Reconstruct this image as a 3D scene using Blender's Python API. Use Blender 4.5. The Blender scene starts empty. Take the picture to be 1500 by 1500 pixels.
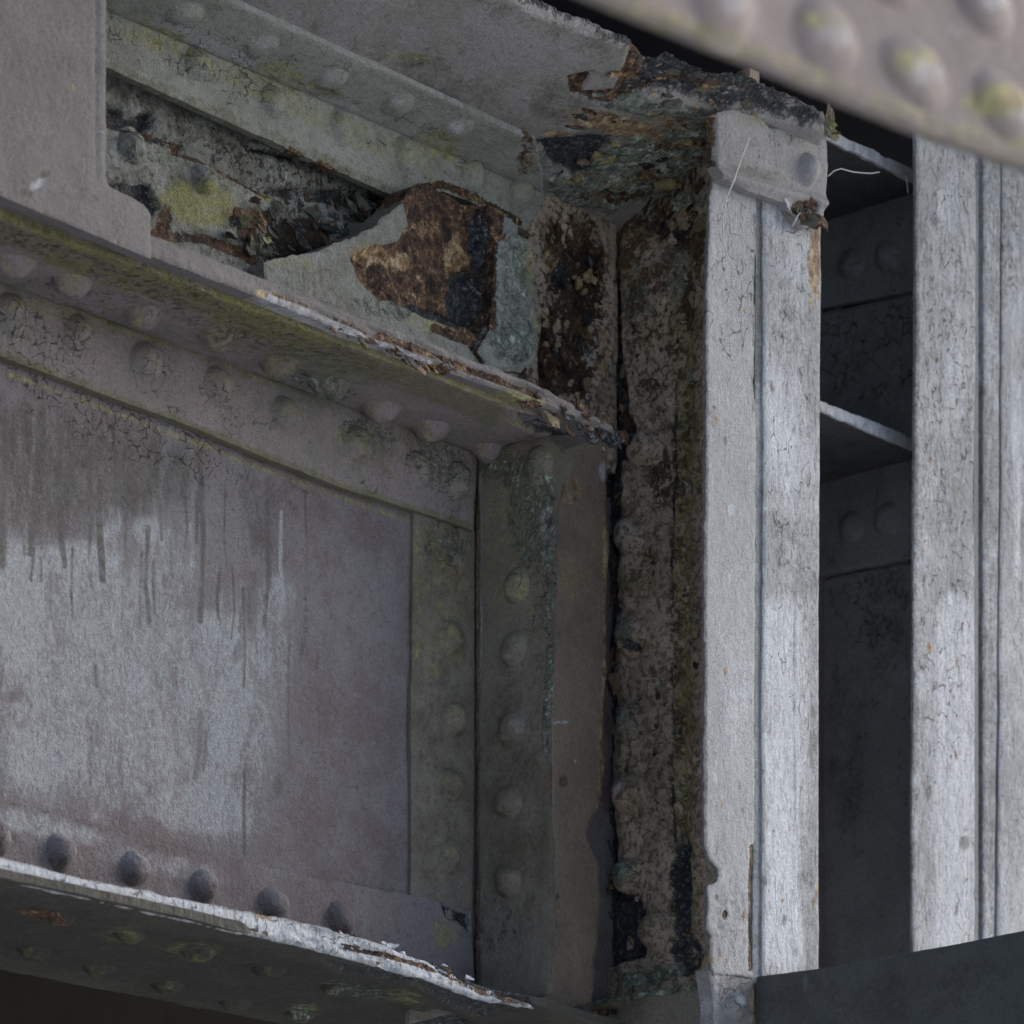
import bpy, math, random
import numpy as np
from mathutils import Vector, Matrix
from mathutils.geometry import delaunay_2d_cdt

random.seed(7)
RNG = np.random.default_rng(11)
S = bpy.context.scene
COL = S.collection

# ------------------------------------------------------------------ camera
FPX, YH = 6000.0, 2600.0            # focal length and horizon row, in pixels of the 1500 px photograph
cam_d = bpy.data.cameras.new('camera')
cam = bpy.data.objects.new('camera', cam_d); COL.objects.link(cam)
cam.location = (0, 0, 0); cam.rotation_euler = (math.radians(90), 0, 0)
cam_d.sensor_width = 36.0; cam_d.lens = 36.0 * FPX / 1500.0
cam_d.shift_y = (YH - 750.0) / 1500.0
cam_d.clip_start = 0.05; cam_d.clip_end = 2000
cam_d.dof.use_dof = True; cam_d.dof.focus_distance = 4.6; cam_d.dof.aperture_fstop = 7.5
S.camera = cam

# ------------------------------------------------------------------ sky, sun, exposure
SUN_AZ, SUN_EL = math.radians(59), math.radians(25)
world = bpy.data.worlds.new('World'); S.world = world; world.use_nodes = True
wn = world.node_tree
sky = wn.nodes.new('ShaderNodeTexSky'); sky.sky_type = 'NISHITA'; sky.sun_disc = False
sky.sun_elevation = SUN_EL; sky.sun_rotation = SUN_AZ
sky.air_density = 1.0; sky.dust_density = 2.3; sky.ozone_density = 1.5
bg = wn.nodes['Background']; bg.inputs['Strength'].default_value = 0.15
wn.links.new(sky.outputs[0], bg.inputs[0])
sd = bpy.data.lights.new('sun', 'SUN'); sd.energy = 2.0; sd.angle = math.radians(50); sd.color = (1.0, 0.99, 0.975)
sun = bpy.data.objects.new('sun', sd); COL.objects.link(sun)
sv = Vector((math.sin(SUN_AZ) * math.cos(SUN_EL), math.cos(SUN_AZ) * math.cos(SUN_EL), math.sin(SUN_EL)))
sun.rotation_euler = sv.to_track_quat('Z', 'Y').to_euler()
sun.location = (6, -4, 5)
S.view_settings.view_transform = 'Standard'; S.view_settings.look = 'None'
S.cycles.max_bounces = 5; S.cycles.diffuse_bounces = 4; S.cycles.adaptive_threshold = 0.03
S.view_settings.gamma = 1.0; S.view_settings.exposure = 0.46

# ------------------------------------------------------------------ frame of the bridge: a along the girder, b out of its web, z up
TH = math.radians(41.7)
A = np.array([math.sin(TH), math.cos(TH), 0.0]); N = np.array([math.cos(TH), -math.sin(TH), 0.0]); Z = np.array([0, 0, 1.0])
O = np.array([0.1167, 5.0, 0.0])

def W(a, b, z): return O + np.multiply.outer(np.asarray(a, float), A) + np.multiply.outer(np.asarray(b, float), N) + np.multiply.outer(np.asarray(z, float), Z)
def proj(P):
    P = np.atleast_2d(P); return np.stack([750 + FPX * P[:, 0] / P[:, 1], YH - FPX * P[:, 2] / P[:, 1]], 1)
def unproj(x, y, pl):
    """pixel -> 2-D coordinates on a plane: ('b',v)->(a,z)  ('a',v)->(b,z)  ('z',v)->(a,b)"""
    k, v = pl[0], pl[1]
    d = np.array([(x - 750) / FPX, 1.0, (YH - y) / FPX])
    if k == 'b': t = (v + O @ N) / (d @ N)
    elif k == 'a': t = (v + O @ A) / (d @ A)
    else:
        ka, kb = (pl[3], pl[4]) if len(pl) > 3 else (0.0, 0.0)
        t = (v - ka * (O @ A) - kb * (O @ N)) / (d[2] - ka * (d @ A) - kb * (d @ N))
    P = d * t - O
    a, b, z = P @ A, P @ N, P[2]
    return {'b': (a, z), 'a': (b, z), 'z': (a, b)}[k]
def plane3(uv, pl):
    u, v = uv[:, 0], uv[:, 1]; c = np.full(len(u), pl[1])
    return {'b': lambda: W(u, c, v), 'a': lambda: W(c, u, v), 'z': lambda: W(u, v, c + (u * pl[3] + v * pl[4] if len(pl) > 3 else 0))}[pl[0]]()
def pnormal(pl):
    s = pl[2] if len(pl) > 2 else 1
    n = {'b': N, 'a': -A, 'z': -Z}[pl[0]] * s
    if len(pl) > 3: n = n + pl[3] * A + pl[4] * N; n = n / np.linalg.norm(n)
    return n
def zat(x, y, b): return unproj(x, y, ('b', b))[1]

# ------------------------------------------------------------------ noise
def _h(i, j, k, s):
    n = (i * 374761393 + j * 668265263 + k * 2147483647 + s * 974634777) & 0xFFFFFFFF
    n = ((n ^ (n >> 13)) * 1274126177) & 0xFFFFFFFF
    n = ((n ^ (n >> 15)) * 2246822519) & 0xFFFFFFFF
    return ((n ^ (n >> 16)) & 0xFFFFFF) / float(0xFFFFFF)
def vn(P, s=0):
    f = np.floor(P).astype(np.int64); t = P - f; t = t * t * t * (t * (t * 6 - 15) + 10)
    i, j, k = f[:, 0], f[:, 1], f[:, 2]; x, y, z = t[:, 0], t[:, 1], t[:, 2]
    def L(a, b, w): return a + (b - a) * w
    c = lambda di, dj, dk: _h(i + di, j + dj, k + dk, s)
    return L(L(L(c(0,0,0), c(1,0,0), x), L(c(0,1,0), c(1,1,0), x), y), L(L(c(0,0,1), c(1,0,1), x), L(c(0,1,1), c(1,1,1), x), y), z) * 2 - 1
def fbm(P, sc, oct=4, s=0, st=(1, 1, 1)):
    Q = np.stack([P @ A * st[0], P @ N * st[1], P[:, 2] * st[2]], 1) * sc
    r = np.zeros(len(P)); a = 1.0; tot = 0
    for o in range(oct):
        r += a * vn(Q + 17.3 * o, s + o); tot += a; a *= 0.55; Q = Q * 2.03
    return r / tot
def ridged(P, sc, oct=4, s=0, st=(1, 1, 1)):
    Q = np.stack([P @ A * st[0], P @ N * st[1], P[:, 2] * st[2]], 1) * sc
    r = np.zeros(len(P)); a = 1.0; tot = 0
    for o in range(oct):
        r += a * (1 - np.abs(vn(Q + 9.1 * o, s + o))); tot += a; a *= 0.55; Q = Q * 2.03
    return r / tot
def sstep(x, a, b):
    t = np.clip((x - a) / (b - a), 0, 1); return t * t * (3 - 2 * t)

# ------------------------------------------------------------------ polygons
def segd(p, a, b):
    ab = b - a; L2 = (ab * ab).sum() + 1e-18
    t = np.clip(((p - a) @ ab) / L2, 0, 1)
    return np.linalg.norm(p - a - t[:, None] * ab, axis=1)
def pdist(p, poly, closed=True):
    d = np.full(len(p), 1e9); n = len(poly)
    for i in range(n if closed else n - 1): d = np.minimum(d, segd(p, poly[i], poly[(i + 1) % n]))
    return d
def inside(p, poly):
    x, y = p[:, 0], p[:, 1]; r = np.zeros(len(p), bool); n = len(poly)
    for i in range(n):
        x1, y1 = poly[i]; x2, y2 = poly[(i + 1) % n]
        if y1 == y2: continue
        r ^= ((y1 > y) != (y2 > y)) & (x < (x2 - x1) * (y - y1) / (y2 - y1) + x1)
    return r

# ------------------------------------------------------------------ stains: areas of rust, lichen, painted shade ... that lie on a surface
CH = ['pale', 'grime', 'crack', 'rust', 'lichen', 'black', 'verd', 'orange', 'pit']
def E(ch, x, y, rx, ry, rot=0, v=1.0): return ('e', ch, x, y, rx, ry, math.radians(rot), v)
def L(ch, pts, w, v=1.0): return ('l', ch, np.array(pts, float), w, v)
def Pg(ch, pts, f=14, v=1.0): return ('p', ch, np.array(pts, float), f, v)
def masks(px, stains, base):
    M = {c: np.full(len(px), float(base.get(c, 0))) for c in CH}
    for s in stains:
        if s[0] == 'e':
            _, ch, x, y, rx, ry, r, v = s
            dx, dy = px[:, 0] - x, px[:, 1] - y
            u = dx * math.cos(r) + dy * math.sin(r); w = -dx * math.sin(r) + dy * math.cos(r)
            q = np.sqrt((u / rx) ** 2 + (w / ry) ** 2); f = v * (1 - sstep(q, .45, 1.35))
        elif s[0] == 'l':
            _, ch, pts, w, v = s; f = v * (1 - sstep(pdist(px, pts, False), w * .35, w * 1.3))
        else:
            _, ch, pts, ft, v = s
            d = pdist(px, pts); d = np.where(inside(px, pts), -d, d); f = v * (1 - sstep(d, -ft, ft))
        if v >= 0: M[ch] = np.maximum(M[ch], f)
        else: M[ch] = M[ch] + f
    return M

# ------------------------------------------------------------------ meshes
def tag(o, label=None, cat=None, group=None, kind=None):
    if label: o['label'] = label
    if cat: o['category'] = cat
    if group: o['group'] = group
    if kind: o['kind'] = kind
    return o
def thing(name, loc, label, cat, group=None):
    o = bpy.data.objects.new(name, None); COL.objects.link(o); o.location = loc; o.empty_display_size = .05
    o['org'] = [float(c) for c in loc]
    return tag(o, label, cat, group)
def org_of(o):
    t = np.zeros(3)
    while o is not None: t += np.array(o.location); o = o.parent
    return t
def link(name, V, F, mat, parent, M=None, smooth=None, origin=None):
    """V in world coordinates"""
    po = org_of(parent) if parent else np.zeros(3)
    og = po if origin is None else np.asarray(origin, float)
    me = bpy.data.meshes.new(name); me.from_pydata((V - og).tolist(), [], F); me.update()
    if M is not None:
        for nm, chs in (('ma', CH[0:3]), ('mb', CH[3:6]), ('mc', CH[6:9])):
            at = me.attributes.new(nm, 'FLOAT_COLOR', 'POINT')
            c = np.ones((len(V), 4), np.float32)
            for i, ch in enumerate(chs): c[:, i] = M[ch]
            at.data.foreach_set('color', c.ravel())
    if smooth is None: me.polygons.foreach_set('use_smooth', [True] * len(F))
    else: me.polygons.foreach_set('use_smooth', list(smooth))
    me.materials.append(mat.get(M) if isinstance(mat, Steel) else mat)
    o = bpy.data.objects.new(name, me); COL.objects.link(o)
    if parent: o.parent = parent
    o.location = og - po
    return o

class Surf:      # what a panel and the rivets on it share: plane, relief and stains
    def __init__(s, pl, disp, stains, base): s.pl, s.disp, s.stains, s.base = pl, disp or {}, stains or [], base or {}
    def relief(s, P, M):
        d = s.disp
        h = d.get('big', .0012) * fbm(P, 9, 3, 1) + d.get('fine', .0004) * fbm(P, 70, 3, 5)
        r = sstep(M['rust'], .25, .7)
        if r.max() > 0: h = h - r * d.get('rust', .003) * (0.3 + 1.1 * ridged(P, 38, 4, 9) ** 2) + r * .0012 * fbm(P, 160, 2, 3)
        k = sstep(M['black'], .25, .7)
        if k.max() > 0: h = h - k * d.get('black', .007) * (0.5 + .8 * ridged(P, 26, 4, 21, d.get('lay', (1, 1, 1))) ** 2)
        v = sstep(M['verd'], .2, .7)
        if v.max() > 0: h = h + v * d.get('verd', .003) * fbm(P, 45, 4, 31)
        p = M['pit']
        if p.max() > 0: h = h - p * d.get('pit', .003) * sstep(fbm(P, 75, 2, 41), .12, .55) + p * .0016 * fbm(P, 48, 3, 43)
        if 'fn' in d: h = h + d['fn'](P, proj(P), M)
        return h

def outline(pts, pl):
    r = []
    for p in pts:
        if len(p) == 3: r.append((p[1], p[2]))          # ('m',u,v): metric
        else: r.append(unproj(p[0], p[1], pl))
    return np.array(r)
MM = .00075
def roughen(poly, step, amp, seed, sc=55):
    out = []
    n = len(poly)
    for i in range(n):
        a, b = poly[i], poly[(i + 1) % n]; k = max(1, int(np.linalg.norm(b - a) / step))
        for j in range(k): out.append(a + (b - a) * j / k)
    out = np.array(out)
    if amp > 0:
        d = np.roll(out, -1, 0) - np.roll(out, 1, 0); d /= (np.linalg.norm(d, axis=1)[:, None] + 1e-9); nn = np.stack([-d[:, 1], d[:, 0]], 1)
        Q = np.stack([out[:, 0], out[:, 1], np.full(len(out), seed * 3.7)], 1)
        w = np.zeros(len(out)); a = 1; q = Q * sc
        for o in range(4): w += a * vn(q, seed + o); a *= .6; q = q * 2.1
        out = out + nn * (w * amp)[:, None]
    return out
_seed = [1]
def panel(name, pts, pl, thick, parent, mat, step=6, rough=.8, disp=None, stains=None, base=None, holes=(), edge=None, roundd=.0012):
    """a plate with its own outline, thickness and relief"""
    _seed[0] += 1; sd_ = _seed[0]
    sf = Surf(pl, disp, stains, base)
    st = step * MM
    p0 = outline(pts, pl); h0s = [outline(h, pl) for h in holes]
    poly = roughen(p0, st * .8, rough * MM, sd_)
    hs = [roughen(h, st * .8, rough * MM, sd_ + 50 + i) for i, h in enumerate(h0s)]
    lo, hi = poly.min(0), poly.max(0)
    def grid(q):
        X, Y = np.meshgrid(np.arange(lo[0], hi[0], q), np.arange(lo[1], hi[1], q * .88)); X = X + (np.arange(X.shape[0]) % 2)[:, None] * q * .5
        G = np.stack([X.ravel(), Y.ravel()], 1) + RNG.normal(0, q * .1, (X.size, 2))
        px = proj(plane3(G, pl)); return G, np.all((px > -30) & (px < 1530), 1)
    G, v = grid(st); G2, v2 = grid(st * 7); G = np.vstack([G[v], G2[~v2]])
    G = G[inside(G, p0)]
    for h in h0s: G = G[~inside(G, h)]
    dist = pdist(G, p0)
    for h in h0s: dist = np.minimum(dist, pdist(G, h))
    G = G[dist > st * .5 + rough * MM * .5]
    loops = [poly] + hs; nb = sum(len(l) for l in loops)
    allp = np.vstack(loops + [G]); edges = []; off = 0
    for l in loops:
        n = len(l); edges += [(off + i, off + (i + 1) % n) for i in range(n)]; off += n
    vs, es, fs, ov, oe, of = delaunay_2d_cdt([Vector(p) for p in allp], edges, [], 0, 1e-7)
    vs2 = np.array([(v.x, v.y) for v in vs]); fa = np.array([f[:] for f in fs])
    isb0 = np.array([any(k < nb for k in o) for o in ov]); need = np.where(isb0[fa].all(1))[0]
    ok = np.ones(len(fa), bool)
    if len(need):
        cen = vs2[fa[need]].mean(1); q = inside(cen, poly)
        for h in hs: q &= ~inside(cen, h)
        ok[need] = q
    fa = fa[ok]
    # order check, orientation
    used = np.unique(fa); remap = -np.ones(len(vs2), int); remap[used] = np.arange(len(used)); fa = remap[fa]; vs2 = vs2[used]
    D = pdist(vs2, p0)
    for l in h0s: D = np.minimum(D, pdist(vs2, l))
    D[isb0[used]] = 0
    P = plane3(vs2, pl); n = pnormal(pl)
    M = masks(proj(P), sf.stains, sf.base)
    if edge:
        for ch, w, v in edge: M[ch] = np.maximum(M[ch], v * (1 - sstep(D, 0, w * MM)))
    h = sf.relief(P, M) - roundd * (1 - sstep(D, 0, 3.5 * MM))
    P = P + h[:, None] * n
    tri = P[fa]; nn = np.cross(tri[:, 1] - tri[:, 0], tri[:, 2] - tri[:, 0]) @ n
    fa[nn < 0] = fa[nn < 0][:, ::-1]
    F = fa.tolist(); sm = [True] * len(F)
    # rim and back
    cnt = {}
    for t in fa:
        for i in range(3):
            e = (int(t[i]), int(t[(i + 1) % 3])); cnt[e] = 1
    be = [e for e in cnt if (e[1], e[0]) not in cnt]
    bv = sorted({v for e in be for v in e}); f2 = {v: len(P) + i for i, v in enumerate(bv)}; b2 = {v: len(P) + len(bv) + i for i, v in enumerate(bv)}
    base3 = plane3(vs2[bv], pl)
    V = np.vstack([P, P[bv], base3 - n * thick])
    for a, b in be: F.append([b, a, b2[a], b2[b]][0:1] + [f2[a], b2[a], b2[b]] if False else [f2[b], f2[a], b2[a], b2[b]]); sm.append(False)
    # back: same triangulation kept coarse (two big fans would cross holes), reuse the front triangles without relief
    bo = len(V); V = np.vstack([V, plane3(vs2, pl) - n * thick])
    F += (fa[:, ::-1] + bo).tolist(); sm += [True] * len(fa)
    MV = {c: np.concatenate([M[c], M[c][bv], M[c][bv], M[c]]) for c in CH}
    o = link(name, V, F, mat, parent, MV, sm)
    return o, sf

_rid = [0]
def rivet(parent, sf, x, y, r, hgt, mat, extra=None, name='rivet', lift=0.0, asp=1.0):
    """rivet head standing on a panel: domed, slightly lumpy, with a soft skirt of paint"""
    _rid[0] += 1; sd_ = _rid[0]
    uv0 = np.array(unproj(x, y, sf.pl)); n = pnormal(sf.pl)
    rings, seg = 9, 26
    uv = [uv0]; hh = [1.0]; rd = [0.0]
    off = random.uniform(-.12, .12), random.uniform(-.12, .12)
    e = random.uniform(.93, 1.07)
    for i in range(1, rings + 1):
        q = i / rings * 1.22
        for j in range(seg):
            t = 2 * math.pi * (j + .5 * (i % 2)) / seg
            rr = r * q * (1 + .05 * math.sin(2 * t + sd_) + .03 * math.sin(3 * t + 2.1 * sd_))
            uv.append(uv0 + np.array([rr * math.cos(t) * e * asp, rr * math.sin(t) / e])); rd.append(q)
            hh.append(max(0, 1 - min(q, 1) ** 2.3) ** .72 if q < 1 else -.02 - (q - 1) * .45)
    uv = np.array(uv); hh = np.array(hh); rd = np.array(rd)
    P = plane3(uv, sf.pl); px = proj(P)
    st = list(sf.stains) + list(extra or [])
    M = masks(px, st, sf.base)
    if rd.size: M['grime'] = np.maximum(M['grime'], 0.30 * np.exp(-((rd - 1.05) / .12) ** 2))
    h0 = sf.relief(P, M)
    h = h0 + lift + hgt * hh * (1 + .10 * fbm(P, 1.5 / r, 2, sd_)) + .0005 * fbm(P, 120, 3, sd_)
    # flattened or eaten side
    h -= hgt * .25 * np.clip(hh, 0, 1) * sstep((uv - uv0) @ np.array(off) / (r * .12), .3, 1.0)
    V = P + h[:, None] * n
    F = []
    s = pl_sign(sf.pl)
    for j in range(seg): F.append([0, 1 + j, 1 + (j + 1) % seg][::s])
    for i in range(rings - 1):
        a0 = 1 + i * seg; b0 = a0 + seg
        for j in range(seg):
            k = (j + 1) % seg
            if i % 2 == 0: F += [[a0 + j, b0 + j, b0 + k][::s], [a0 + j, b0 + k, a0 + k][::s]]
            else: F += [[a0 + j, b0 + j, a0 + k][::s], [a0 + k, b0 + j, b0 + k][::s]]
    return link(name, V, F, mat, parent, M, None, origin=plane3(uv0[None], sf.pl)[0])
def pl_sign(pl):
    u, v = {'b': (A, Z), 'a': (N, Z), 'z': (A, N)}[pl[0]]
    return 1 if np.cross(u, v) @ pnormal(pl) > 0 else -1

def strand(name, pts3, rad, mat, parent=None, sides=6):
    pts3 = [np.asarray(p, float) for p in pts3]; V = []; F = []
    for i, p in enumerate(pts3):
        t = pts3[min(i + 1, len(pts3) - 1)] - pts3[max(i - 1, 0)]; t /= np.linalg.norm(t)
        u = np.cross(t, [0.3, .2, .9]); u /= np.linalg.norm(u); w = np.cross(t, u)
        for j in range(sides):
            q = 2 * math.pi * j / sides; V.append(p + rad * (math.cos(q) * u + math.sin(q) * w))
    for i in range(len(pts3) - 1):
        for j in range(sides):
            k = (j + 1) % sides; F.append([i * sides + j, i * sides + k, (i + 1) * sides + k, (i + 1) * sides + j])
    return link(name, np.array(V), F, mat, parent)

def flakes(name, parent, sf, poly, count, size, mat, kinds, aspect=1.0, ang=0.0, tilt=.45, lift=(.001, .005), seed=1):
    """loose plates of rust scale and paint standing off a corroded surface"""
    rg = np.random.default_rng(seed); poly = np.array(poly, float); lo, hi = poly.min(0), poly.max(0); n = pnormal(sf.pl)
    V, F, MS = [], [], []
    e1 = plane3(np.array([[1.0, 0]]), sf.pl)[0] - plane3(np.array([[0.0, 0]]), sf.pl)[0]; e2 = plane3(np.array([[0, 1.0]]), sf.pl)[0] - plane3(np.array([[0.0, 0]]), sf.pl)[0]
    while count > 0:
        c = lo + rg.random(2) * (hi - lo)
        if not inside(c[None], poly)[0]: continue
        count -= 1
        uv = np.array(unproj(c[0], c[1], sf.pl)); P0 = plane3(uv[None], sf.pl); h0 = sf.relief(P0, masks(c[None], sf.stains, sf.base))[0]
        r = (size[0] + (size[1] - size[0]) * rg.random() ** 2.2) * MM; k = int(rg.integers(9, 14)); th = ang + rg.normal(0, .25)
        t1, t2 = rg.normal(0, tilt, 2); lf = lift[0] + (lift[1] - lift[0]) * rg.random(); curl = rg.normal(0, .25) / r
        m = {ch: 0.0 for ch in CH}; kd = kinds[rg.integers(len(kinds))]; m[kd] = .75 + .25 * rg.random()
        if kd != 'rust' and rg.random() < .3: m['rust'] = .4
        b0 = len(V); ring = []
        for i in range(k):
            q = 2 * math.pi * (i + rg.normal(0, .18)) / k; rr = r * (.65 + .6 * rg.random())
            x, y = rr * math.cos(q) * aspect, rr * math.sin(q) / max(1, aspect ** .5)
            ring.append((x * math.cos(th) - y * math.sin(th), x * math.sin(th) + y * math.cos(th)))
        def put(x, y, s): V.append(P0[0] + e1 * x + e2 * y + n * (h0 + lf + t1 * x + t2 * y + curl * (x * x + y * y) * .5 + s)); MS.append(m)
        put(0, 0, r * .05)
        for x, y in ring: put(x * .55 + rg.normal(0, r * .06), y * .55 + rg.normal(0, r * .06), rg.normal(0, r * .05))
        for x, y in ring: put(x, y, rg.normal(0, r * .05))
        for x, y in ring: put(x * .95, y * .95, -.0012 - rg.random() * .002)
        fl = pl_sign(sf.pl)
        for i in range(k):
            j = (i + 1) % k; a, b, c_ = b0 + 1, b0 + 1 + k, b0 + 1 + 2 * k
            for f in ([b0, a + i, a + j], [a + i, b + i, b + j], [a + i, b + j, a + j], [b + i, c_ + i, c_ + j], [b + i, c_ + j, b + j]): F.append(f[::fl])
        F.append([b0 + 1 + 2 * k + i for i in range(k)][::-fl])
    MM_ = {ch: np.array([q[ch] for q in MS]) for ch in CH}
    return tag(link(name, np.array(V), F, mat, parent, MM_, [False] * len(F)), kind='stuff')

# ------------------------------------------------------------------ materials
class NT:
    def __init__(s, name):
        s.m = bpy.data.materials.new(name); s.m.use_nodes = True; s.t = s.m.node_tree; s.n = s.t.nodes; s.l = s.t.links
        s.bsdf = s.n['Principled BSDF']
    def lk(s, a, b):
        if isinstance(a, (int, float)): b.default_value = a
        elif isinstance(a, tuple): b.default_value = a if len(a) != 3 or len(b.default_value) == 3 else (*a, 1)
        else: s.l.new(a, b)
    def math(s, op, a, b=0.0, c=None, clamp=False):
        n = s.n.new('ShaderNodeMath'); n.operation = op; n.use_clamp = clamp; s.lk(a, n.inputs[0]); s.lk(b, n.inputs[1])
        if c is not None: s.lk(c, n.inputs[2])
        return n.outputs[0]
    def mix(s, f, a, b, bt='MIX'):
        n = s.n.new('ShaderNodeMix'); n.data_type = 'RGBA'; n.blend_type = bt; n.clamp_factor = True
        s.lk(f, n.inputs[0]); s.lk(a, n.inputs[6]); s.lk(b, n.inputs[7]); return n.outputs[2]
    def noise(s, v, sc, det=4, rough=.55, dist=0.0):
        n = s.n.new('ShaderNodeTexNoise'); s.lk(v, n.inputs['Vector']); n.inputs['Scale'].default_value = sc
        n.inputs['Detail'].default_value = det; n.inputs['Roughness'].default_value = rough; n.inputs['Distortion'].default_value = dist
        return n.outputs[0]
    def vscale(s, v, sc, off=(0, 0, 0)):
        n = s.n.new('ShaderNodeMapping'); s.lk(v, n.inputs[0]); n.inputs['Scale'].default_value = sc; n.inputs['Location'].default_value = off; return n.outputs[0]
    def step(s, v, a, b):
        n = s.n.new('ShaderNodeMapRange'); n.interpolation_type = 'SMOOTHSTEP'; s.lk(v, n.inputs[0])
        n.inputs[1].default_value = a; n.inputs[2].default_value = b; return n.outputs[0]
    def ramp(s, f, stops):
        n = s.n.new('ShaderNodeValToRGB'); s.lk(f, n.inputs[0]); e = n.color_ramp.elements
        while len(e) < len(stops): e.new(.5)
        for i, (p, c) in enumerate(stops): e[i].position = p; e[i].color = (*c, 1)
        return n.outputs[0]

class Steel:
    """weathered paint on steel; only the layers a mesh really uses are put into its material"""
    def __init__(s, name, **kw): s.name, s.kw, s.c = name, kw, {}
    def get(s, M):
        use = frozenset(ch for ch in CH if M is not None and np.max(M[ch]) > .04)
        if use not in s.c: s.c[use] = build_steel(s.name, use, **s.kw)
        return s.c[use]
def steel(name, c1=(.25, .235, .23), c2=(.19, .17, .165), **kw): return Steel(name, c1=c1, c2=c2, **kw)

def build_steel(name, use, c1, c2, pale=(.42, .43, .45), grime=(.075, .07, .05), streak=.16, crack_sc=75, bump=1.0, fine=1.0, rough=.72, mott=1.0, crack_aspect=1.0, crack_w=.03, vein=0.0, gn='fr', strk=.40, pns=.55):
    t = NT(name)
    geo = t.n.new('ShaderNodeNewGeometry')
    mp = t.n.new('ShaderNodeMapping'); mp.vector_type = 'POINT'; mp.inputs['Rotation'].default_value = (0, 0, TH - math.pi / 2)
    t.lk(geo.outputs['Position'], mp.inputs[0]); pos = mp.outputs[0]
    at = {}
    for nm, chs in (('ma', CH[0:3]), ('mb', CH[3:6]), ('mc', CH[6:9])):
        if not (use & set(chs)): continue
        a = t.n.new('ShaderNodeAttribute'); a.attribute_name = nm
        sp = t.n.new('ShaderNodeSeparateColor'); t.lk(a.outputs['Color'], sp.inputs[0])
        for i, ch in enumerate(chs): at[ch] = sp.outputs[i]
    nb = t.noise(pos, 6, 2, .6); nm_ = t.noise(pos, 30, 4, .68); nf = t.noise(pos, 170, 3, .7); ng = t.noise(pos, 800, 1, .7)
    _c = {}
    def N_(k):
        if k not in _c:
            _c[k] = {'ns': lambda: t.noise(t.vscale(pos, (1, 1, streak)), 60, 4, .7), 'n2': lambda: t.noise(t.vscale(pos, (1, 1, 1), (3, 7, 1)), 75, 4, .72), 'n3': lambda: t.noise(t.vscale(pos, (1, 1, 1), (8, 2, 5)), 120, 3, .74)}[k]()
        return _c[k]
    def mask(ch, noise, amp, soft):
        v = t.math('MULTIPLY_ADD', t.math('SUBTRACT', noise, .5), t.math('MULTIPLY', t.step(at[ch], .0, .35), amp), at[ch]); return t.step(v, .5 - soft, .5 + soft)
    fr = t.math('MULTIPLY_ADD', nm_, .6, t.math('MULTIPLY', nf, .4))      # ragged edge noise
    f = t.step(t.math('MULTIPLY_ADD', nb, .55, t.math('MULTIPLY', nm_, .45)), .40, .60)
    dk = tuple(c * .60 for c in c2); lt = tuple(min(1, c * 1.32) for c in c1)
    col = t.mix(f, c1, c2)
    col = t.mix(t.math('MULTIPLY', t.step(nf, .50, .70), .50 * mott), col, dk)
    col = t.mix(t.math('MULTIPLY', t.step(N_('n2'), .54, .70), .42 * mott), col, lt)
    col = t.mix(t.math('MULTIPLY', t.step(N_('ns'), .52, .72), strk * mott), col, dk)
    h = t.math('MULTIPLY', nm_, 1.0)
    h = t.math('MULTIPLY_ADD', nf, .8 * fine, h); h = t.math('MULTIPLY_ADD', ng, .30 * fine, h)
    if vein > 0:     # thin upright fissures of aged paint
        vf = t.noise(t.vscale(pos, (1, 1, .16), (1, 5, 2)), 90, 4, .72, .4)
        vl = t.math('MULTIPLY', t.math('MULTIPLY', t.step(vf, .53, .66), vein), t.step(t.math('MULTIPLY_ADD', nm_, .5, t.math('MULTIPLY', nb, .5)), .42, .58)); col = t.mix(vl, col, dk)
        vl2 = t.math('MULTIPLY', t.math('MULTIPLY', t.step(t.math('ABSOLUTE', t.math('SUBTRACT', vf, .47)), .022, .002), vein * .8), t.step(nm_, .56, .44)); col = t.mix(vl2, col, tuple(c * .28 for c in c2))
        h = t.math('MULTIPLY_ADD', vl2, -.8, h); h = t.math('MULTIPLY_ADD', vl, -.5, h)
    if 'pale' in use:
        m = mask('pale', t.math('MULTIPLY_ADD', N_('ns'), pns, t.math('MULTIPLY', fr, 1 - pns)), 2.6, .30); m2 = t.math('MULTIPLY', m, t.math('MULTIPLY_ADD', nf, 1.1, .22, True))
        col = t.mix(m2, col, pale)
        sc = t.step(t.noise(t.vscale(pos, (1, 1, .3)), 230, 3, .75), .53, .64)
        col = t.mix(t.math('MULTIPLY', t.math('MULTIPLY', m, sc), .45), col, dk)
    if 'grime' in use:
        m = mask('grime', fr if gn == 'fr' else t.math('MULTIPLY_ADD', N_('ns'), .75, t.math('MULTIPLY', fr, .25)), 2.3, .40)
        col = t.mix(t.math('MULTIPLY', m, t.math('MULTIPLY_ADD', N_('n3'), 1.0, .3, True)), col, t.mix(N_('n2'), tuple(g * .6 for g in grime), tuple(g * 1.6 for g in grime)))
    if 'crack' in use:
        wp = t.n.new('ShaderNodeTexNoise'); t.lk(pos, wp.inputs['Vector']); wp.inputs['Scale'].default_value = 70; wp.inputs['Detail'].default_value = 1
        wv = t.n.new('ShaderNodeVectorMath'); wv.operation = 'MULTIPLY_ADD'; t.lk(wp.outputs['Color'], wv.inputs[0]); wv.inputs[1].default_value = (.016, .016, .016); t.lk(pos, wv.inputs[2])
        vo = t.n.new('ShaderNodeTexVoronoi'); vo.feature = 'DISTANCE_TO_EDGE'; t.lk(t.vscale(wv.outputs[0], (1, 1, crack_aspect)), vo.inputs['Vector']); vo.inputs['Scale'].default_value = crack_sc
        l1 = t.step(vo.outputs['Distance'], crack_w * 1.7, crack_w * .3)
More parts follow.
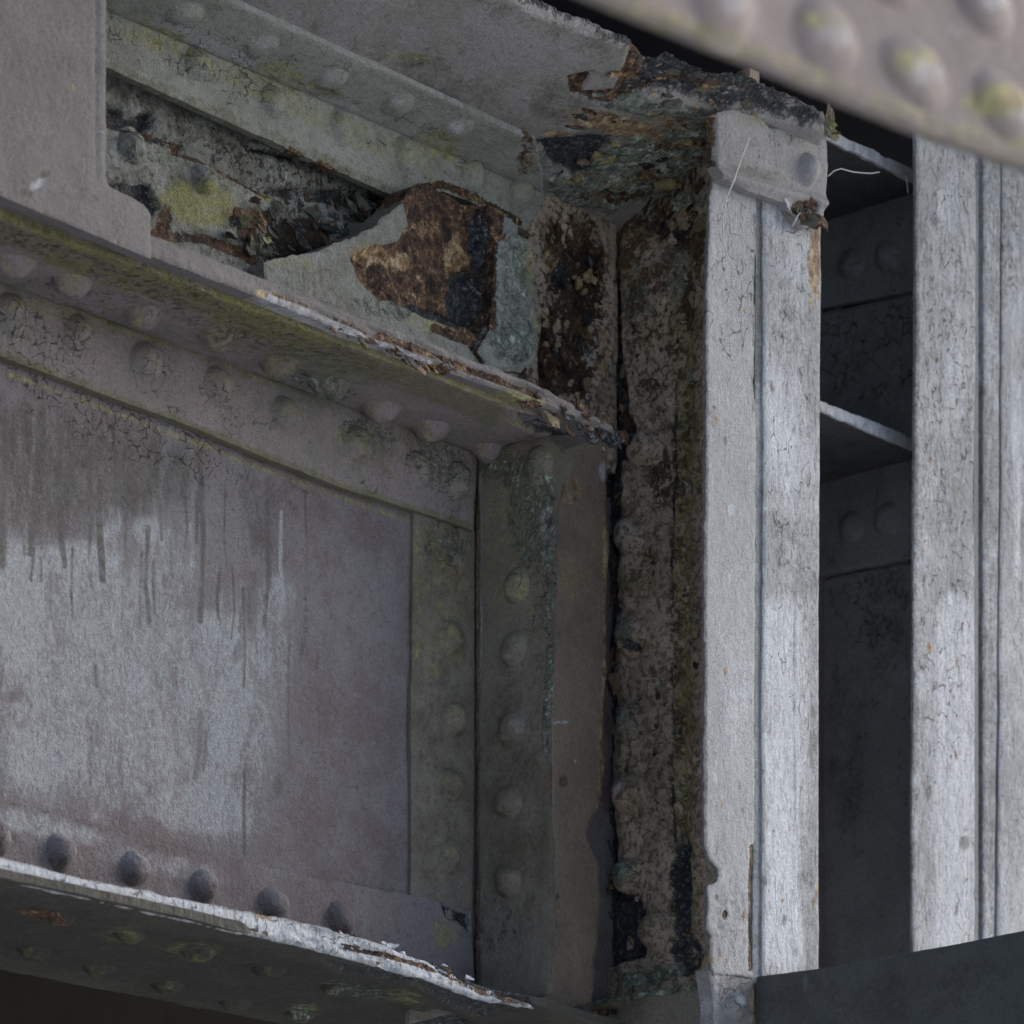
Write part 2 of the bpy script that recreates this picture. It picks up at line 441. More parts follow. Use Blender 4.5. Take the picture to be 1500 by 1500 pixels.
        gate = t.step(t.math('MULTIPLY_ADD', t.math('SUBTRACT', nm_, .5), 2.4, at['crack']), .50, .85)
        ck = t.math('MULTIPLY', t.math('MULTIPLY', l1, gate), t.step(nf, .36, .60))
        col = t.mix(t.math('MULTIPLY', ck, .8), col, tuple(c * .2 for c in c2)); h = t.math('MULTIPLY_ADD', ck, -1.0, h)
    if 'lichen' in use:
        m = mask('lichen', N_('n2'), 2.0, .42)
        col = t.mix(t.math('MULTIPLY', m, t.math('MULTIPLY_ADD', nf, 1.4, .0, True)), col, t.mix(t.step(N_('n3'), .38, .65), (.14, .138, .045), (.37, .355, .115)))
    rg = None
    if 'verd' in use:
        m = mask('verd', N_('n3'), 2.4, .26)
        col = t.mix(t.math('MULTIPLY', m, .85), col, t.ramp(N_('n2'), [(.35, (.05, .062, .052)), (.45, (.13, .165, .13)), (.54, (.25, .30, .235)), (.64, (.50, .56, .49))])); rg = m
    if 'rust' in use:
        m = mask('rust', fr, 2.6, .10)
        col = t.mix(m, col, t.ramp(t.math('MULTIPLY_ADD', N_('n3'), .42, t.math('MULTIPLY_ADD', nf, .23, t.math('MULTIPLY', nm_, .35))), [(.40, (.012, .009, .008)), (.46, (.034, .021, .016)), (.51, (.075, .042, .026)), (.56, (.16, .088, .048)), (.62, (.40, .30, .20))]))
        h = t.math('MULTIPLY_ADD', m, -.9, h); rg = m if rg is None else t.math('MAXIMUM', rg, m)
    if 'orange' in use:
        m = mask('orange', N_('n3'), 2.2, .3)
        col = t.mix(t.math('MULTIPLY', m, .9), col, t.ramp(N_('n2'), [(.38, (.10, .055, .028)), (.5, (.26, .165, .08)), (.62, (.46, .37, .23))]))
    if 'black' in use:
        m = mask('black', fr, 2.4, .12)
        col = t.mix(m, col, t.ramp(nf, [(.32, (.010, .011, .013)), (.5, (.032, .035, .039)), (.6, (.075, .08, .085)), (.7, (.22, .23, .24))]))
        h = t.math('MULTIPLY_ADD', m, -.8, h); rg = m if rg is None else t.math('MAXIMUM', rg, m)
    if 'pit' in use:
        pv = t.math('MULTIPLY', t.step(N_('n3'), .53, .60), t.step(at['pit'], .05, .7))
        col = t.mix(t.math('MULTIPLY', pv, .8), col, (.035, .026, .019)); h = t.math('MULTIPLY_ADD', pv, -1.0, h)
        pw = t.math('MULTIPLY', t.step(nf, .36, .28), t.step(at['pit'], .05, .7)); col = t.mix(t.math('MULTIPLY', pw, .7), col, (.42, .40, .36))
    if rg is not None: h = t.math('MULTIPLY_ADD', t.math('MULTIPLY', rg, N_('n3')), 2.4, h)
    col = t.mix(.55, col, t.mix(t.math('MULTIPLY_ADD', t.math('SUBTRACT', ng, .5), 2.4, .5, True), (.22, .22, .22), (.78, .78, .78)), 'OVERLAY')
    t.lk(col, t.bsdf.inputs['Base Color'])
    t.bsdf.inputs['Specular IOR Level'].default_value = .3
    t.lk(t.math('MULTIPLY_ADD', nf, .25, rough - .1), t.bsdf.inputs['Roughness'])
    b = t.n.new('ShaderNodeBump'); b.inputs['Strength'].default_value = min(1, .9 * bump); b.inputs['Distance'].default_value = .0032
    t.lk(h, b.inputs['Height']); t.lk(b.outputs[0], t.bsdf.inputs['Normal'])
    return t.m

M_WEB = steel('mauve_grey_paint', (.190, .176, .182), (.155, .122, .127), pale=(.345, .36, .375), strk=.18, pns=.35, streak=.25, grime=(.078, .070, .064), gn='ns', bump=1.1)
M_LILAC = steel('lilac_grey_paint', (.245, .203, .203), (.200, .184, .172), grime=(.118, .114, .060))
M_GREY = steel('grey_paint', (.235, .24, .222), (.17, .172, .152), grime=(.068, .066, .042), bump=1.15)
M_BAND = steel('lichened_grey_paint', (.29, .295, .265), (.215, .215, .185), grime=(.11, .108, .06), bump=1.1)
M_SOFFIT = steel('soffit_grey_paint', (.28, .262, .258), (.23, .22, .205), grime=(.10, .098, .075))
M_SMOOTH = steel('smooth_grey_paint', (.165, .152, .150), (.138, .124, .122), mott=.6, bump=.8)
M_CAP = steel('cap_grey_paint', (.26, .25, .25), (.22, .21, .21), mott=.7)
M_POST = steel('weathered_white_paint', (.40, .41, .432), (.28, .288, .304), pale=(.56, .58, .625), grime=(.12, .118, .115), streak=.10, crack_sc=60, crack_aspect=.4, crack_w=.025, mott=.8, vein=.75, fine=.8)
M_POST_B = steel('pale_primer_paint', (.352, .358, .374), (.305, .306, .318), pale=(.47, .495, .54), grime=(.12, .118, .112), crack_sc=55, crack_aspect=.5, mott=.45, vein=.3, bump=.9)
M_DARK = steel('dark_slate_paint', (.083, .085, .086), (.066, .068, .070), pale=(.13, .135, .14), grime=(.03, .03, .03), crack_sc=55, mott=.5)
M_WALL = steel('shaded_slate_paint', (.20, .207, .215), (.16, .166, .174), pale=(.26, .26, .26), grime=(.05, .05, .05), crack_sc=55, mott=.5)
M_LINER = steel('brown_liner_paint', (.225, .175, .135), (.175, .138, .108), grime=(.075, .058, .038), mott=.6)
M_BROWN = steel('brown_grey_paint', (.20, .178, .150), (.155, .132, .110), grime=(.085, .068, .045), mott=.8)
M_UNDER = steel('shade_olive_paint', (.070, .066, .054), (.052, .050, .042), grime=(.03, .03, .024), mott=.8)  # olive darkened so the underside reads as shaded despite ground bounce
M_RUSTY = steel('corroded_paint', (.44, .345, .275), (.31, .245, .19), grime=(.15, .115, .062), bump=1.15)
M_NEAR = steel('near_mauve_paint', (.205, .168, .166), (.185, .154, .152), mott=.4, bump=.45, fine=.5, grime=(.135, .13, .105))

def plain(name, col, rough=.8, sc=40, var=.25):
    t = NT(name); geo = t.n.new('ShaderNodeNewGeometry')
    n = t.noise(geo.outputs['Position'], sc, 6, .6)
    t.lk(t.mix(n, tuple(c * (1 - var) for c in col), tuple(c * (1 + var) for c in col)), t.bsdf.inputs['Base Color']); t.bsdf.inputs['Roughness'].default_value = rough; t.bsdf.inputs['Specular IOR Level'].default_value = .08
    b = t.n.new('ShaderNodeBump'); b.inputs['Distance'].default_value = .01; b.inputs['Strength'].default_value = .5; t.lk(n, b.inputs['Height']); t.lk(b.outputs[0], t.bsdf.inputs['Normal'])
    return t.m
M_GROUND = plain('gravel_ground', (.68, .69, .68), .9, 12)
M_STONE = plain('shade_dark_masonry', (.014, .0135, .010), .9, 6, .6)  # near black in place of the deep shade behind the girder
M_SHADE_BLACK = plain('shade_black_steel', (.010, .010, .0105), 1.0, 9, .3)  # darkness of the void overhead put into the colour
M_WEB_SILK = plain('spider_silk', (.62, .62, .62), .6, 30, .1)

# ================================================================== SETTING
def box(name, lo, hi, mat, parent=None):
    (a0, b0, z0), (a1, b1, z1) = lo, hi
    V = np.array([W(a, b, z) for a in (a0, a1) for b in (b0, b1) for z in (z0, z1)])
    F = [[0, 1, 3, 2], [4, 6, 7, 5], [0, 4, 5, 1], [2, 3, 7, 6], [0, 2, 6, 4], [1, 5, 7, 3]]
    return link(name, V, F, mat, parent, None, [False] * 6)
g = link('ground', np.array([[-400, -400, -1.7], [400, -400, -1.7], [400, 400, -1.7], [-400, 400, -1.7]], float), [[0, 1, 2, 3]], M_GROUND, None)
tag(g, kind='structure')

wall = thing('abutment_wall', W(-1, -.9, -1.7), 'masonry wall coloured dark for deep shade, glimpsed below the girder, lower left corner', 'wall')
box('masonry', (-3.2, -1.3, -1.7), (1.6, -.9, 2.25), M_STONE, wall)  # backdrop added where sky showed; near-black colour stands in for deep shade
# ================================================================== UPPER DECK with its edge angle
bU = .03
def deck_plane():
    Q = [(*unproj(x, y, ('b', b)), b) for x, y, b in ((780, 268, bU), (1045, 158, b1), (280, 57, bU))]
    k = np.linalg.solve(np.array([[1, a, b] for a, z, b in Q]), np.array([z for a, z, b in Q])); return k
b1 = .236
zD, kA, kB = deck_plane()
def DP(off=0.0): return ('z', zD + off, 1, kA, kB)
zU = 2.02
deck = thing('bridge_deck', W(-.5, 0, zD), 'grey riveted deck overhead with rust eaten patch, seen from below above the girder', 'bridge deck')
ceil_st = [
    Pg('verd', [(800, 262), (850, 235), (960, 205), (1040, 178), (1042, 235), (960, 285), (890, 312), (810, 290)], 14, .85), Pg('black', [(786, 206), (860, 200), (905, 203), (880, 222), (850, 262), (815, 250)], 8, 1.0), E('black', 950, 268, 40, 14, -20, .55), E('rust', 900, 290, 60, 16, 0, .6), E('lichen', 880, 245, 60, 16, -18, .5), E('grime', 900, 210, 140, 40, -8, .6), E('pale', 985, 200, 50, 6, -20, .5),
    Pg('black', [(925, 72), (1010, 80), (1120, 112), (1200, 142), (1200, 160), (1040, 132), (940, 118)], 12, .62), L('grime', [(330, 0), (560, 115), (780, 205)], 7, .35), E('grime', 640, 120, 160, 34, 24, .45), E('grime', 700, 180, 90, 22, 10, .55), E('lichen', 600, 85, 45, 7, 5, .5),
    E('crack', 650, 110, 200, 90, 20, .35), E('grime', 820, 150, 60, 40, 10, .5), E('grime', 420, 30, 90, 26, 26, .3),
    Pg('grime', [(640, -40), (740, -8), (930, 75), (900, 100), (720, 25)], 26, .5), Pg('rust', [(832, 112), (868, 105), (850, 135), (900, 132), (925, 70), (1010, 78), (1120, 110), (1200, 140), (1180, 160), (1040, 130), (930, 140), (880, 150), (835, 135)], 7, 1),  # soft shadow beside the near beam painted in, then rust along the edge
    Pg('black', [(930, 112), (1040, 128), (1210, 150), (1210, 190), (1040, 160), (960, 140), (900, 140)], 12, .66),
    Pg('black', [(905, 0), (1000, 30), (1250, 150), (1180, 150), (1010, 80), (930, 75), (780, 20), (740, -10)], 16, .75),  # black band painted where shadow falls under the near beam
    E('orange', 900, 182, 80, 18, 12, .85), E('orange', 985, 178, 44, 12, 14, .6), E('verd', 960, 158, 90, 16, 8, .7), E('orange', 815, 195, 34, 7, 2, .7), E('pale', 838, 190, 12, 6, 0, .9),
    E('verd', 990, 165, 60, 18, 10, .6), E('verd', 880, 170, 40, 10, 5, .4),
]
panel('deck_plate', [('m', -2.6, -1.5), ('m', 2.6, -1.5), ('m', 2.6, .62), ('m', -2.6, .62)], ('z', 2.3), .03, deck, M_SHADE_BLACK, step=30, rough=0, disp={'big': .003})  # near-black colour makes the gap above the soffit read as shadow
p, sfC2 = panel('deck_soffit', [('m', -2.4, bU + .02), ('m', .0, -.02), ('m', .112, .02), ('m', .112, .236), (1208, 176), (1150, 150), (1100, 128), (1040, 120), (985, 96), (950, 100), (925, 72), (880, 52), (800, 18), (740, -8), (600, -70), ('m', -2.4, .60)], DP(), .012, deck, M_SOFFIT, step=4.5, rough=4, disp={'big': .003, 'rust': .006, 'black': .008, 'verd': .008, 'lay': (.35, 1.4, 1)}, stains=ceil_st, base={'crack': .15, 'grime': .1})
ang_st = [L('lichen', [(200, 45), (320, 100), (430, 150), (540, 205), (640, 250)], 24, .42), L('grime', [(160, 95), (380, 190), (590, 288)], 10, .55), E('rust', 480, 246, 26, 8, 26, .75), E('rust', 435, 222, 20, 6, 26, .6),
          E('lichen', 240, 60, 60, 24, 25, .55), E('lichen', 420, 120, 60, 30, 25, .5), E('lichen', 640, 215, 40, 30, 0, .6), E('crack', 330, 90, 200, 60, 25, .75), E('crack', 600, 200, 200, 60, 25, .5),
          L('rust', [(610, 277), (650, 270), (700, 290), (760, 325)], 8, .8), L('orange', [(690, 285), (750, 320)], 6, .6), E('grime', 480, 135, 30, 12, 20, .6), E('pale', 310, 70, 120, 20, 25, .5), E('pale', 480, 150, 90, 16, 25, .45), E('rust', 770, 225, 14, 40, 10, .55),
          E('orange', 775, 240, 10, 24, 0, .5)]
upa, _ = panel('edge_angle', [(100, -90), (400, 60), (795, 230), (800, 290), (772, 338), (735, 322), (700, 300), (650, 280), (590, 292), (157, 98), (60, 55)], ('b', bU), .012, deck, M_BAND, step=5, rough=1.0,
               disp={'big': .002, 'rust': .003}, stains=ang_st, base={'crack': .4, 'grime': .08}, edge=[('grime', 8, .55)])
sfU = Surf(('b', bU), {'big': .002}, ang_st, {'crack': .4})
uph, sfUH = panel('angle_leg', [('m', -1.2, bU + .001), ('m', -.155, bU + .001), (795, 255), (785, 208), (560, 104), (330, 0), (160, -85), ('m', -1.2, .16)], DP(-.009), .0085, deck, M_BAND, step=5, rough=.6, disp={'big': .002},
                  stains=ang_st, base={'crack': .35}, edge=[('pale', 6, .5)])
for x, y in ((290, 95), (400, 150), (500, 187), (593, 228), (692, 255), (765, 282)): rivet(upa, sfU, x, y, .019, .012, M_BAND, [E('lichen', x - 6, y - 8, 20, 16, 0, .45)])
for x, y in ((270, 20), (383, 68), (484, 116), (583, 154), (668, 190)): rivet(uph, sfUH, x, y, .0195, .0065, M_BAND, [E('pale', x, y - 8, 14, 9, 0, .45)])

# ================================================================== LOWER GIRDER
zT = zat(215, 497, 0.0)                       # fold of the top angle
zB = unproj(250, 1340, ('b', .17))[1]         # underside of the bottom flange
zA2 = zat(300, 1247, .012)                    # top edge of the bottom angle
girder = thing('riveted_girder', W(-.5, 0, zB), 'mauve grey riveted plate girder with streaked web and rust edged flanges', 'girder')
_dr = random.Random(23); DRIPS = []
for _ in range(46):
    x = _dr.uniform(-20, 460); y = 540 + .37 * x + _dr.uniform(20, 260); l = _dr.uniform(30, 170); k = _dr.random()
    w = _dr.uniform(1.6, 4.2)
    DRIPS.append(L('grime' if k < .82 else 'pale', [(x, y), (x + _dr.uniform(-3, 3), y + l * .6), (x + _dr.uniform(-4, 4), y + l)], w, _dr.uniform(.45, .8)))
web_st = [
    # pale bloom with ragged drips
    Pg('pale', [(-30, 770), (10, 800), (25, 780), (50, 800), (60, 770), (80, 795), (130, 800), (150, 740), (165, 740), (200, 790), (215, 740), (240, 745), (285, 790), (290, 860), (300, 900), (355, 860), (385, 870), (420, 860), (430, 1000), (400, 1180), (370, 1250), (-30, 1160)], 75, .60),
    E('pale', 30, 900, 50, 130, 0, .95), E('pale', 330, 1090, 30, 120, 6, .9), E('pale', 110, 820, 90, 30, 0, .8), E('pale', 160, 765, 22, 30, 0, .9), E('pale', 215, 775, 26, 26, 0, .8), E('pale', 60, 1110, 80, 60, 10, .75), E('pale', 340, 1040, 40, 110, 8, .8), E('pale', 320, 920, 40, 30, 30, .7), E('pale', 150, 880, 12, 160, 0, .6), E('pale', 290, 1180, 120, 50, 12, .7), E('pale', 400, 880, 40, 50, 0, .55),
    # dark drips
    L('grime', [(145, 690), (147, 790), (151, 850)], 6, .9), L('grime', [(290, 660), (297, 780), (294, 910)], 5, .75), L('grime', [(2, 740), (4, 830)], 7, .9), L('grime', [(45, 770), (45, 812)], 5, .9), L('grime', [(90, 780), (95, 830)], 5, .8), L('grime', [(360, 640), (366, 740), (372, 800)], 10, .6), L('grime', [(392, 700), (394, 860)], 6, .6),
    *DRIPS,
    Pg('grime', [(-20, 590), (120, 620), (300, 660), (290, 720), (205, 765), (110, 775), (60, 795), (-20, 790)], 45, .74), Pg('grime', [(340, 680), (420, 700), (400, 830), (360, 830)], 26, .5), E('grime', 368, 890, 14, 60, 10, .55), E('grime', 350, 955, 10, 26, 20, .5), E('grime', 20, 1020, 26, 12, -14, .55), L('grime', [(140, 975), (142, 1005)], 4, .6), L('grime', [(296, 1040), (294, 1090), (289, 1140)], 5, .62), L('grime', [(303, 1070), (301, 1120)], 2.5, .6), L('grime', [(132, 1100), (131, 1150)], 3.5, .6), L('grime', [(176, 1105), (178, 1160)], 3, .6), L('grime', [(140, 1060), (138, 1090)], 5, .5),
    E('grime', 408, 1150, 9, 20, 0, .55), L('grime', [(359, 1125), (357, 1250)], 3.2, .8), E('crack', 200, 620, 260, 70, 21, .8), E('crack', 80, 560, 100, 60, 20, .75), E('crack', 420, 700, 120, 50, 20, .45),
    L('lichen', [(0, 545), (250, 635), (500, 728), (600, 765)], 5, .5), E('grime', 443, 950, 4, 20, 0, .55), E('grime', 464, 970, 4, 18, 0, .55), E('pale', 248, 930, 4, 12, -20, 1.2),
]
web, sfW = panel('web', [('m', -2.4, zT + .01), ('m', .9, zT + .01), ('m', .9, zB + .015), ('m', -2.4, zB + .015)], ('b', 0), .012, girder, M_WEB, step=4, rough=0, disp={'big': .0035, 'fine': .0003}, stains=web_st)
brown_st = [E('lichen', 840, 850, 26, 40, 0, .35), E('pale', 822, 1058, 16, 2.5, -3, 1.1), E('grime', 825, 1145, 8, 10, 0, .9), E('pale', 842, 1115, 3, 3, 0, 1), E('orange', 840, 720, 18, 30, 0, .45), E('pale', 885, 690, 8, 16, 0, .9), L('orange', [(884, 760), (886, 950), (880, 1100), (876, 1200)], 3.5, .8), E('verd', 800, 1340, 20, 60, 0, .42)]
# top angle: vertical leg
leg_st = [E('grime', 20, 420, 100, 22, 22, .5), L('grime', [(0, 430), (180, 480), (330, 530), (480, 590), (640, 660)], 16, .42), L('lichen', [(0, 440), (180, 475), (400, 555)], 16, .4), E('crack', 60, 500, 120, 60, 20, .9), E('crack', 300, 580, 200, 50, 20, .6), E('crack', 600, 720, 120, 50, 20, .5),
          L('grime', [(0, 519), (250, 613), (500, 712), (690, 772)], 9, .72), E('grime', 540, 660, 60, 40, 20, .45), E('verd', 540, 640, 50, 26, 20, .45), E('verd', 640, 680, 60, 40, 20, .4), E('lichen', 520, 640, 40, 24, 10, .4)]
aEnd = unproj(700, 700, ('b', 0.013))[0]
tal, sfTL = panel('top_angle', [('m', -2.4, zT), ('m', aEnd, zT), (695, 776), (500, 713), (250, 613), (0, 521), ('m', -2.4, zat(0, 521, .013))], ('b', .013), .0125, girder, M_LILAC, step=5, rough=.8, disp={'big': .002}, stains=leg_st, base={'crack': .25}, edge=[('grime', 9, .8)])
for x, y in ((15, 462), (115, 492), (214, 530), (320, 567), (420, 610), (523, 652), (612, 688), (669, 705)):
    rivet(tal, sfTL, x, y, .0215, .0165, M_LILAC, [E('lichen', x - 3, y - 8, 22, 16, 0, .33), E('grime', x + 2, y + 14, 14, 8, 0, .28)])
for x, y in ((523, 654),): pass
# top flange: underside of the angle leg, then the cover plate with its rusted edge
und_st = [L('grime', [(-20, 330), (100, 375), (250, 425), (400, 480), (560, 545), (720, 600)], 24, .75), L('lichen', [(0, 315), (130, 370), (200, 400), (350, 450), (480, 505)], 6, .75), E('lichen', 130, 400, 120, 16, 20, .45), E('lichen', 350, 470, 120, 18, 20, .5), E('grime', 400, 510, 160, 30, 20, .6), E('crack', 100, 430, 100, 30, 20, .7),
          E('verd', 470, 560, 60, 16, 20, .5), E('lichen', 780, 625, 60, 8, 14, .6), E('rust', 780, 600, 40, 8, 14, .9), Pg('black', [(755, 605), (900, 640), (910, 690), (860, 690), (800, 640), (760, 622)], 8, .95), E('pit', 300, 450, 300, 40, 20, .5), E('pit', 60, 360, 120, 20, 20, .5), E('orange', 815, 645, 10, 14, 0, .8)]
zc = zT
aF = unproj(905, 632, ('z', zc))[0]
tfu, sfTU = panel('top_flange', [('m', -2.4, -.165), ('m', aF - .06, -.165), ('m', aF - .045, .0), ('m', aF - .05, .07), ('m', aF - .02, .10), ('m', aF - .012, .146), ('m', -2.4, .146)], ('z', zc), .012, girder, M_LILAC, step=5, rough=1.2, disp={'big': .002, 'rust': .004, 'black': .009, 'lay': (.3, 2, 2)}, stains=und_st, base={'grime': .12}, edge=[('lichen', 7, .5)])
for x, y in ((20, 384), (105, 413), (210, 461), (318, 492), (408, 532), (483, 563), (558, 596), (632, 626), (716, 657)):
    rivet(tfu, sfTU, x, y, .0215, .016, M_LILAC, [E('grime', x, y + 10, 26, 12, 0, .35), E('lichen', x - 10, y - 6, 12, 10, 0, .4)])
# cover plate (its front edge is the pale rusty line)
bE = .166
edge_st = [L('rust', [(560, 490), (640, 520), (700, 545), (790, 578)], 6, .95), L('rust', [(400, 430), (470, 455), (560, 495)], 3, .55), L('pale', [(380, 430), (470, 465), (560, 505), (640, 540)], 9, .6), E('orange', 384, 430, 10, 6, 20, 1.0), E('rust', 650, 540, 20, 9, 20, .8), L('orange', [(570, 490), (650, 525)], 3, .5), E('lichen', 770, 582, 40, 7, 14, .8), E('pale', 630, 535, 20, 8, 20, .8)]
def edge_fn(P, px, M):
    s = sstep(px[:, 0], 340, 560)
    return s * (.006 * fbm(P, 26, 4, 61, (1, 1, 7)) - .003) + .0008 * fbm(P, 60, 2, 62)
aE2 = unproj(905, 628, ('b', bE))[0]
tpl, sfE = panel('cover_plate', [('m', -2.4, zc + .012 + .018), ('m', aE2 - .16, zc + .030), ('m', aE2 - .10, zc + .024), ('m', aE2 - .01, zc + .014), ('m', aE2, zc + .006), ('m', aE2 - .12, zc + .0065), ('m', -2.4, zc + .0125)], ('b', bE), .33, girder, M_SMOOTH, step=3, rough=1.2, disp={'fn': edge_fn, 'rust': .003}, stains=edge_st, roundd=.002)
# bottom angle and bottom flange
bl_st = [E('pale', 60, 1210, 120, 20, 13, .6), E('pale', 250, 1270, 120, 22, 13, .5), L('grime', [(0, 1172), (300, 1250), (480, 1288), (600, 1308)], 4, .6), E('grime', 262, 1292, 12, 10, 0, .6), E('grime', 222, 1245, 5, 12, 0, .6), E('grime', 340, 1293, 4, 4, 0, 1), L('grime', [(340, 1295), (342, 1325)], 3, .6),
         E('lichen', 650, 1370, 24, 30, 0, .55), Pg('black', [(648, 1325), (690, 1340), (690, 1365), (672, 1348), (655, 1345)], 5, 1)]
bal, sfBL = panel('bottom_angle', [('m', -2.4, zat(0, 1173, .013)), (0, 1170), (300, 1248), (485, 1288), (625, 1316), (692, 1334), ('m', unproj(698, 1400, ('b', .013))[0], zB + .02), ('m', -2.4, zB + .02)], ('b', .013), .0125, girder, M_WEB, step=5, rough=.5, disp={'big': .0018}, stains=bl_st)
for x, y in ((-8, 1226), (88, 1249), (196, 1273), (297, 1299), (399, 1324), (497, 1347)): rivet(bal, sfBL, x, y, .0195, .017, M_WEB, [E('grime', x - 10, y + 14, 16, 10, 0, .5), E('crack', x, y, 30, 30, 0, .5), E('pale', x + 14, y, 8, 14, 0, .5)])  # pale right and dark lower left paint side light onto each head
bf_st = [L('grime', [(-40, 1350), (200, 1400), (500, 1460), (760, 1500)], 60, .72), E('lichen', 180, 1370, 40, 16, 0, .3), E('lichen', 280, 1390, 60, 14, 0, .3), E('lichen', 590, 1460, 40, 12, 10, .36), E('lichen', 445, 1480, 30, 14, 0, .4), E('verd', 440, 1480, 22, 12, 0, .5), E('verd', 520, 1450, 60, 14, 10, .4), E('rust', 60, 1340, 60, 10, 12, .6), Pg('black', [(470, 1405), (780, 1468), (770, 1480), (700, 1490), (600, 1440), (500, 1425)], 8, .9), E('rust', 640, 1440, 60, 10, 12, .8), Pg('black', [(600, 1490), (650, 1475), (690, 1500), (600, 1520)], 6, 1)]
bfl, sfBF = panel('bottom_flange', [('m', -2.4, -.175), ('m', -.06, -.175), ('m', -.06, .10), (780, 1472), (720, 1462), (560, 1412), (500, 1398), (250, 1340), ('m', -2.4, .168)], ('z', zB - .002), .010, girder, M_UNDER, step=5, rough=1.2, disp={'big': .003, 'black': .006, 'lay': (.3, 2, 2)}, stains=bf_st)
for x, y in ((85, 1345), (187, 1369), (290, 1396), (393, 1421), (492, 1448), (50, 1392), (145, 1418), (245, 1443), (345, 1468), (440, 1484)):
    rivet(bfl, sfBF, x, y, .0185, .010, M_UNDER, [E('lichen', x - 4, y - 6, 18, 10, 0, .24)])
def bedge_fn(P, px, M):
    s = sstep(px[:, 0], 340, 520)
    return (.0015 + s * .005) * fbm(P, 34, 4, 71, (1, 1, 5))
be_st = [L('pale', [(0, 1272), (250, 1325), (400, 1358), (560, 1400), (720, 1452)], 14, .95), L('rust', [(500, 1385), (560, 1398), (620, 1415), (690, 1440)], 5, .8), E('orange', 385, 1342, 16, 5, 12, .9), E('orange', 340, 1338, 10, 6, 0, .4), E('orange', 660, 1440, 26, 6, 20, .5), E('rust', 720, 1455, 60, 8, 18, .7), E('grime', 740, 1462, 40, 10, 18, .7), E('crack', 300, 1340, 400, 30, 12, .8)]
bE_pts_top = [(0, 1255), (130, 1288), (250, 1313), (380, 1338), (470, 1358), (540, 1376), (620, 1406), (700, 1446), (778, 1471)]
bE_pts_bot = [(784, 1478), (700, 1463), (620, 1434), (540, 1411), (470, 1393), (380, 1373), (250, 1344), (0, 1288)]
bep, sfBE = panel('flange_edge', [('m', -2.4, zat(0, 1255, .172) + .0)] + bE_pts_top + bE_pts_bot + [('m', -2.4, zat(0, 1288, .172))], ('b', .172), .005, girder, M_POST, step=3.2, rough=1.5, disp={'fn': bedge_fn, 'rust': .003}, stains=be_st, base={'pale': .2, 'crack': .4, 'grime': .25}, roundd=.002)
# stiffener: one leg on the web, one leg standing out
aS = unproj(700, 1000, ('b', .013))[0]
st1_st = [Pg('lichen', [(610, 760), (700, 780), (700, 1000), (615, 1000)], 30, .3), L('pale', [(698, 690), (697, 900), (695, 1100)], 6, .45), E('grime', 640, 1000, 60, 400, 0, .4), L('lichen', [(612, 780), (610, 1000)], 5, .4), E('verd', 660, 780, 40, 60, 0, .35), E('lichen', 690, 770, 12, 20, 0, .5), E('crack', 650, 800, 60, 100, 0, .5)]
s1, sfS1 = panel('stiffener_angle', [(606, 748), (697, 778), ('m', aS, zB + .014), (600, 1500), (602, 1300)], ('b', .0065), .007, girder, M_BROWN, step=5, rough=.5, disp={'big': .002}, stains=st1_st)
for x, y in ((664, 825), (662, 934), (664, 1053), (660, 1150), (656, 1255)): rivet(s1, sfS1, x, y, .020, .014, M_BROWN, [E('lichen', x - 8, y - 6, 16, 14, 0, .32)])
st2_st = [Pg('lichen', [(705, 650), (830, 650), (810, 800), (800, 960), (705, 900)], 40, .34), E('verd', 780, 760, 40, 90, 0, .45), E('pale', 800, 780, 14, 60, 0, .45), L('pale', [(704, 690), (703, 1000)], 4, .5), L('verd', [(806, 700), (806, 950), (800, 1100)], 8, .55), E('crack', 790, 850, 40, 160, 0, .8), E('grime', 760, 1150, 60, 250, 0, .4), E('verd', 700, 1350, 80, 60, 0, .3), E('lichen', 720, 790, 30, 30, 0, .3), E('verd', 745, 690, 60, 30, 10, .5)]
s2, sfS2 = panel('stiffener_leg', [('m', .0135, zT - .001), ('m', .125, zT - .004), (838, 672), (818, 740), (812, 900), (808, 1100), (812, 1250), ('m', .128, zB + .014), ('m', .0135, zB + .014)], ('a', aS), .0018, girder, M_BROWN, step=5, rough=1.2, disp={'big': .003}, stains=st2_st, edge=[('grime', 5, .8)])  # edge colour darkened so the sunlit rim looks shaded
for x, y in ((757, 858), (753, 950), (749, 1069), (746, 1175), (744, 1290)): rivet(s2, sfS2, x, y, .020, .014, M_BROWN, [E('pale', x - 6, y + 14, 12, 6, 0, .4)])
for x, y in ((790, 684),): rivet(s2, sfS2, x, y, .022, .012, M_BROWN, [E('verd', x, y, 20, 20, 0, .4)])
# brown liner on the web between stiffener and corner
panel('liner_plate', [('m', aS + .006, zT - .002), (893, 640), (889, 720), (892, 800), (886, 900), (890, 960), (883, 1060), (886, 1120), (878, 1180), (860, 1215), (864, 1240), (876, 1260), (880, 1330), (872, 1400), (868, 1470), ('m', aS + .006, zB + .004)], ('b', .055), .05, girder, M_LINER, step=4, rough=3.0, disp={'big': .003}, stains=brown_st, base={'grime': .15}, edge=[('orange', 7, .42), ('grime', 10, .5)])

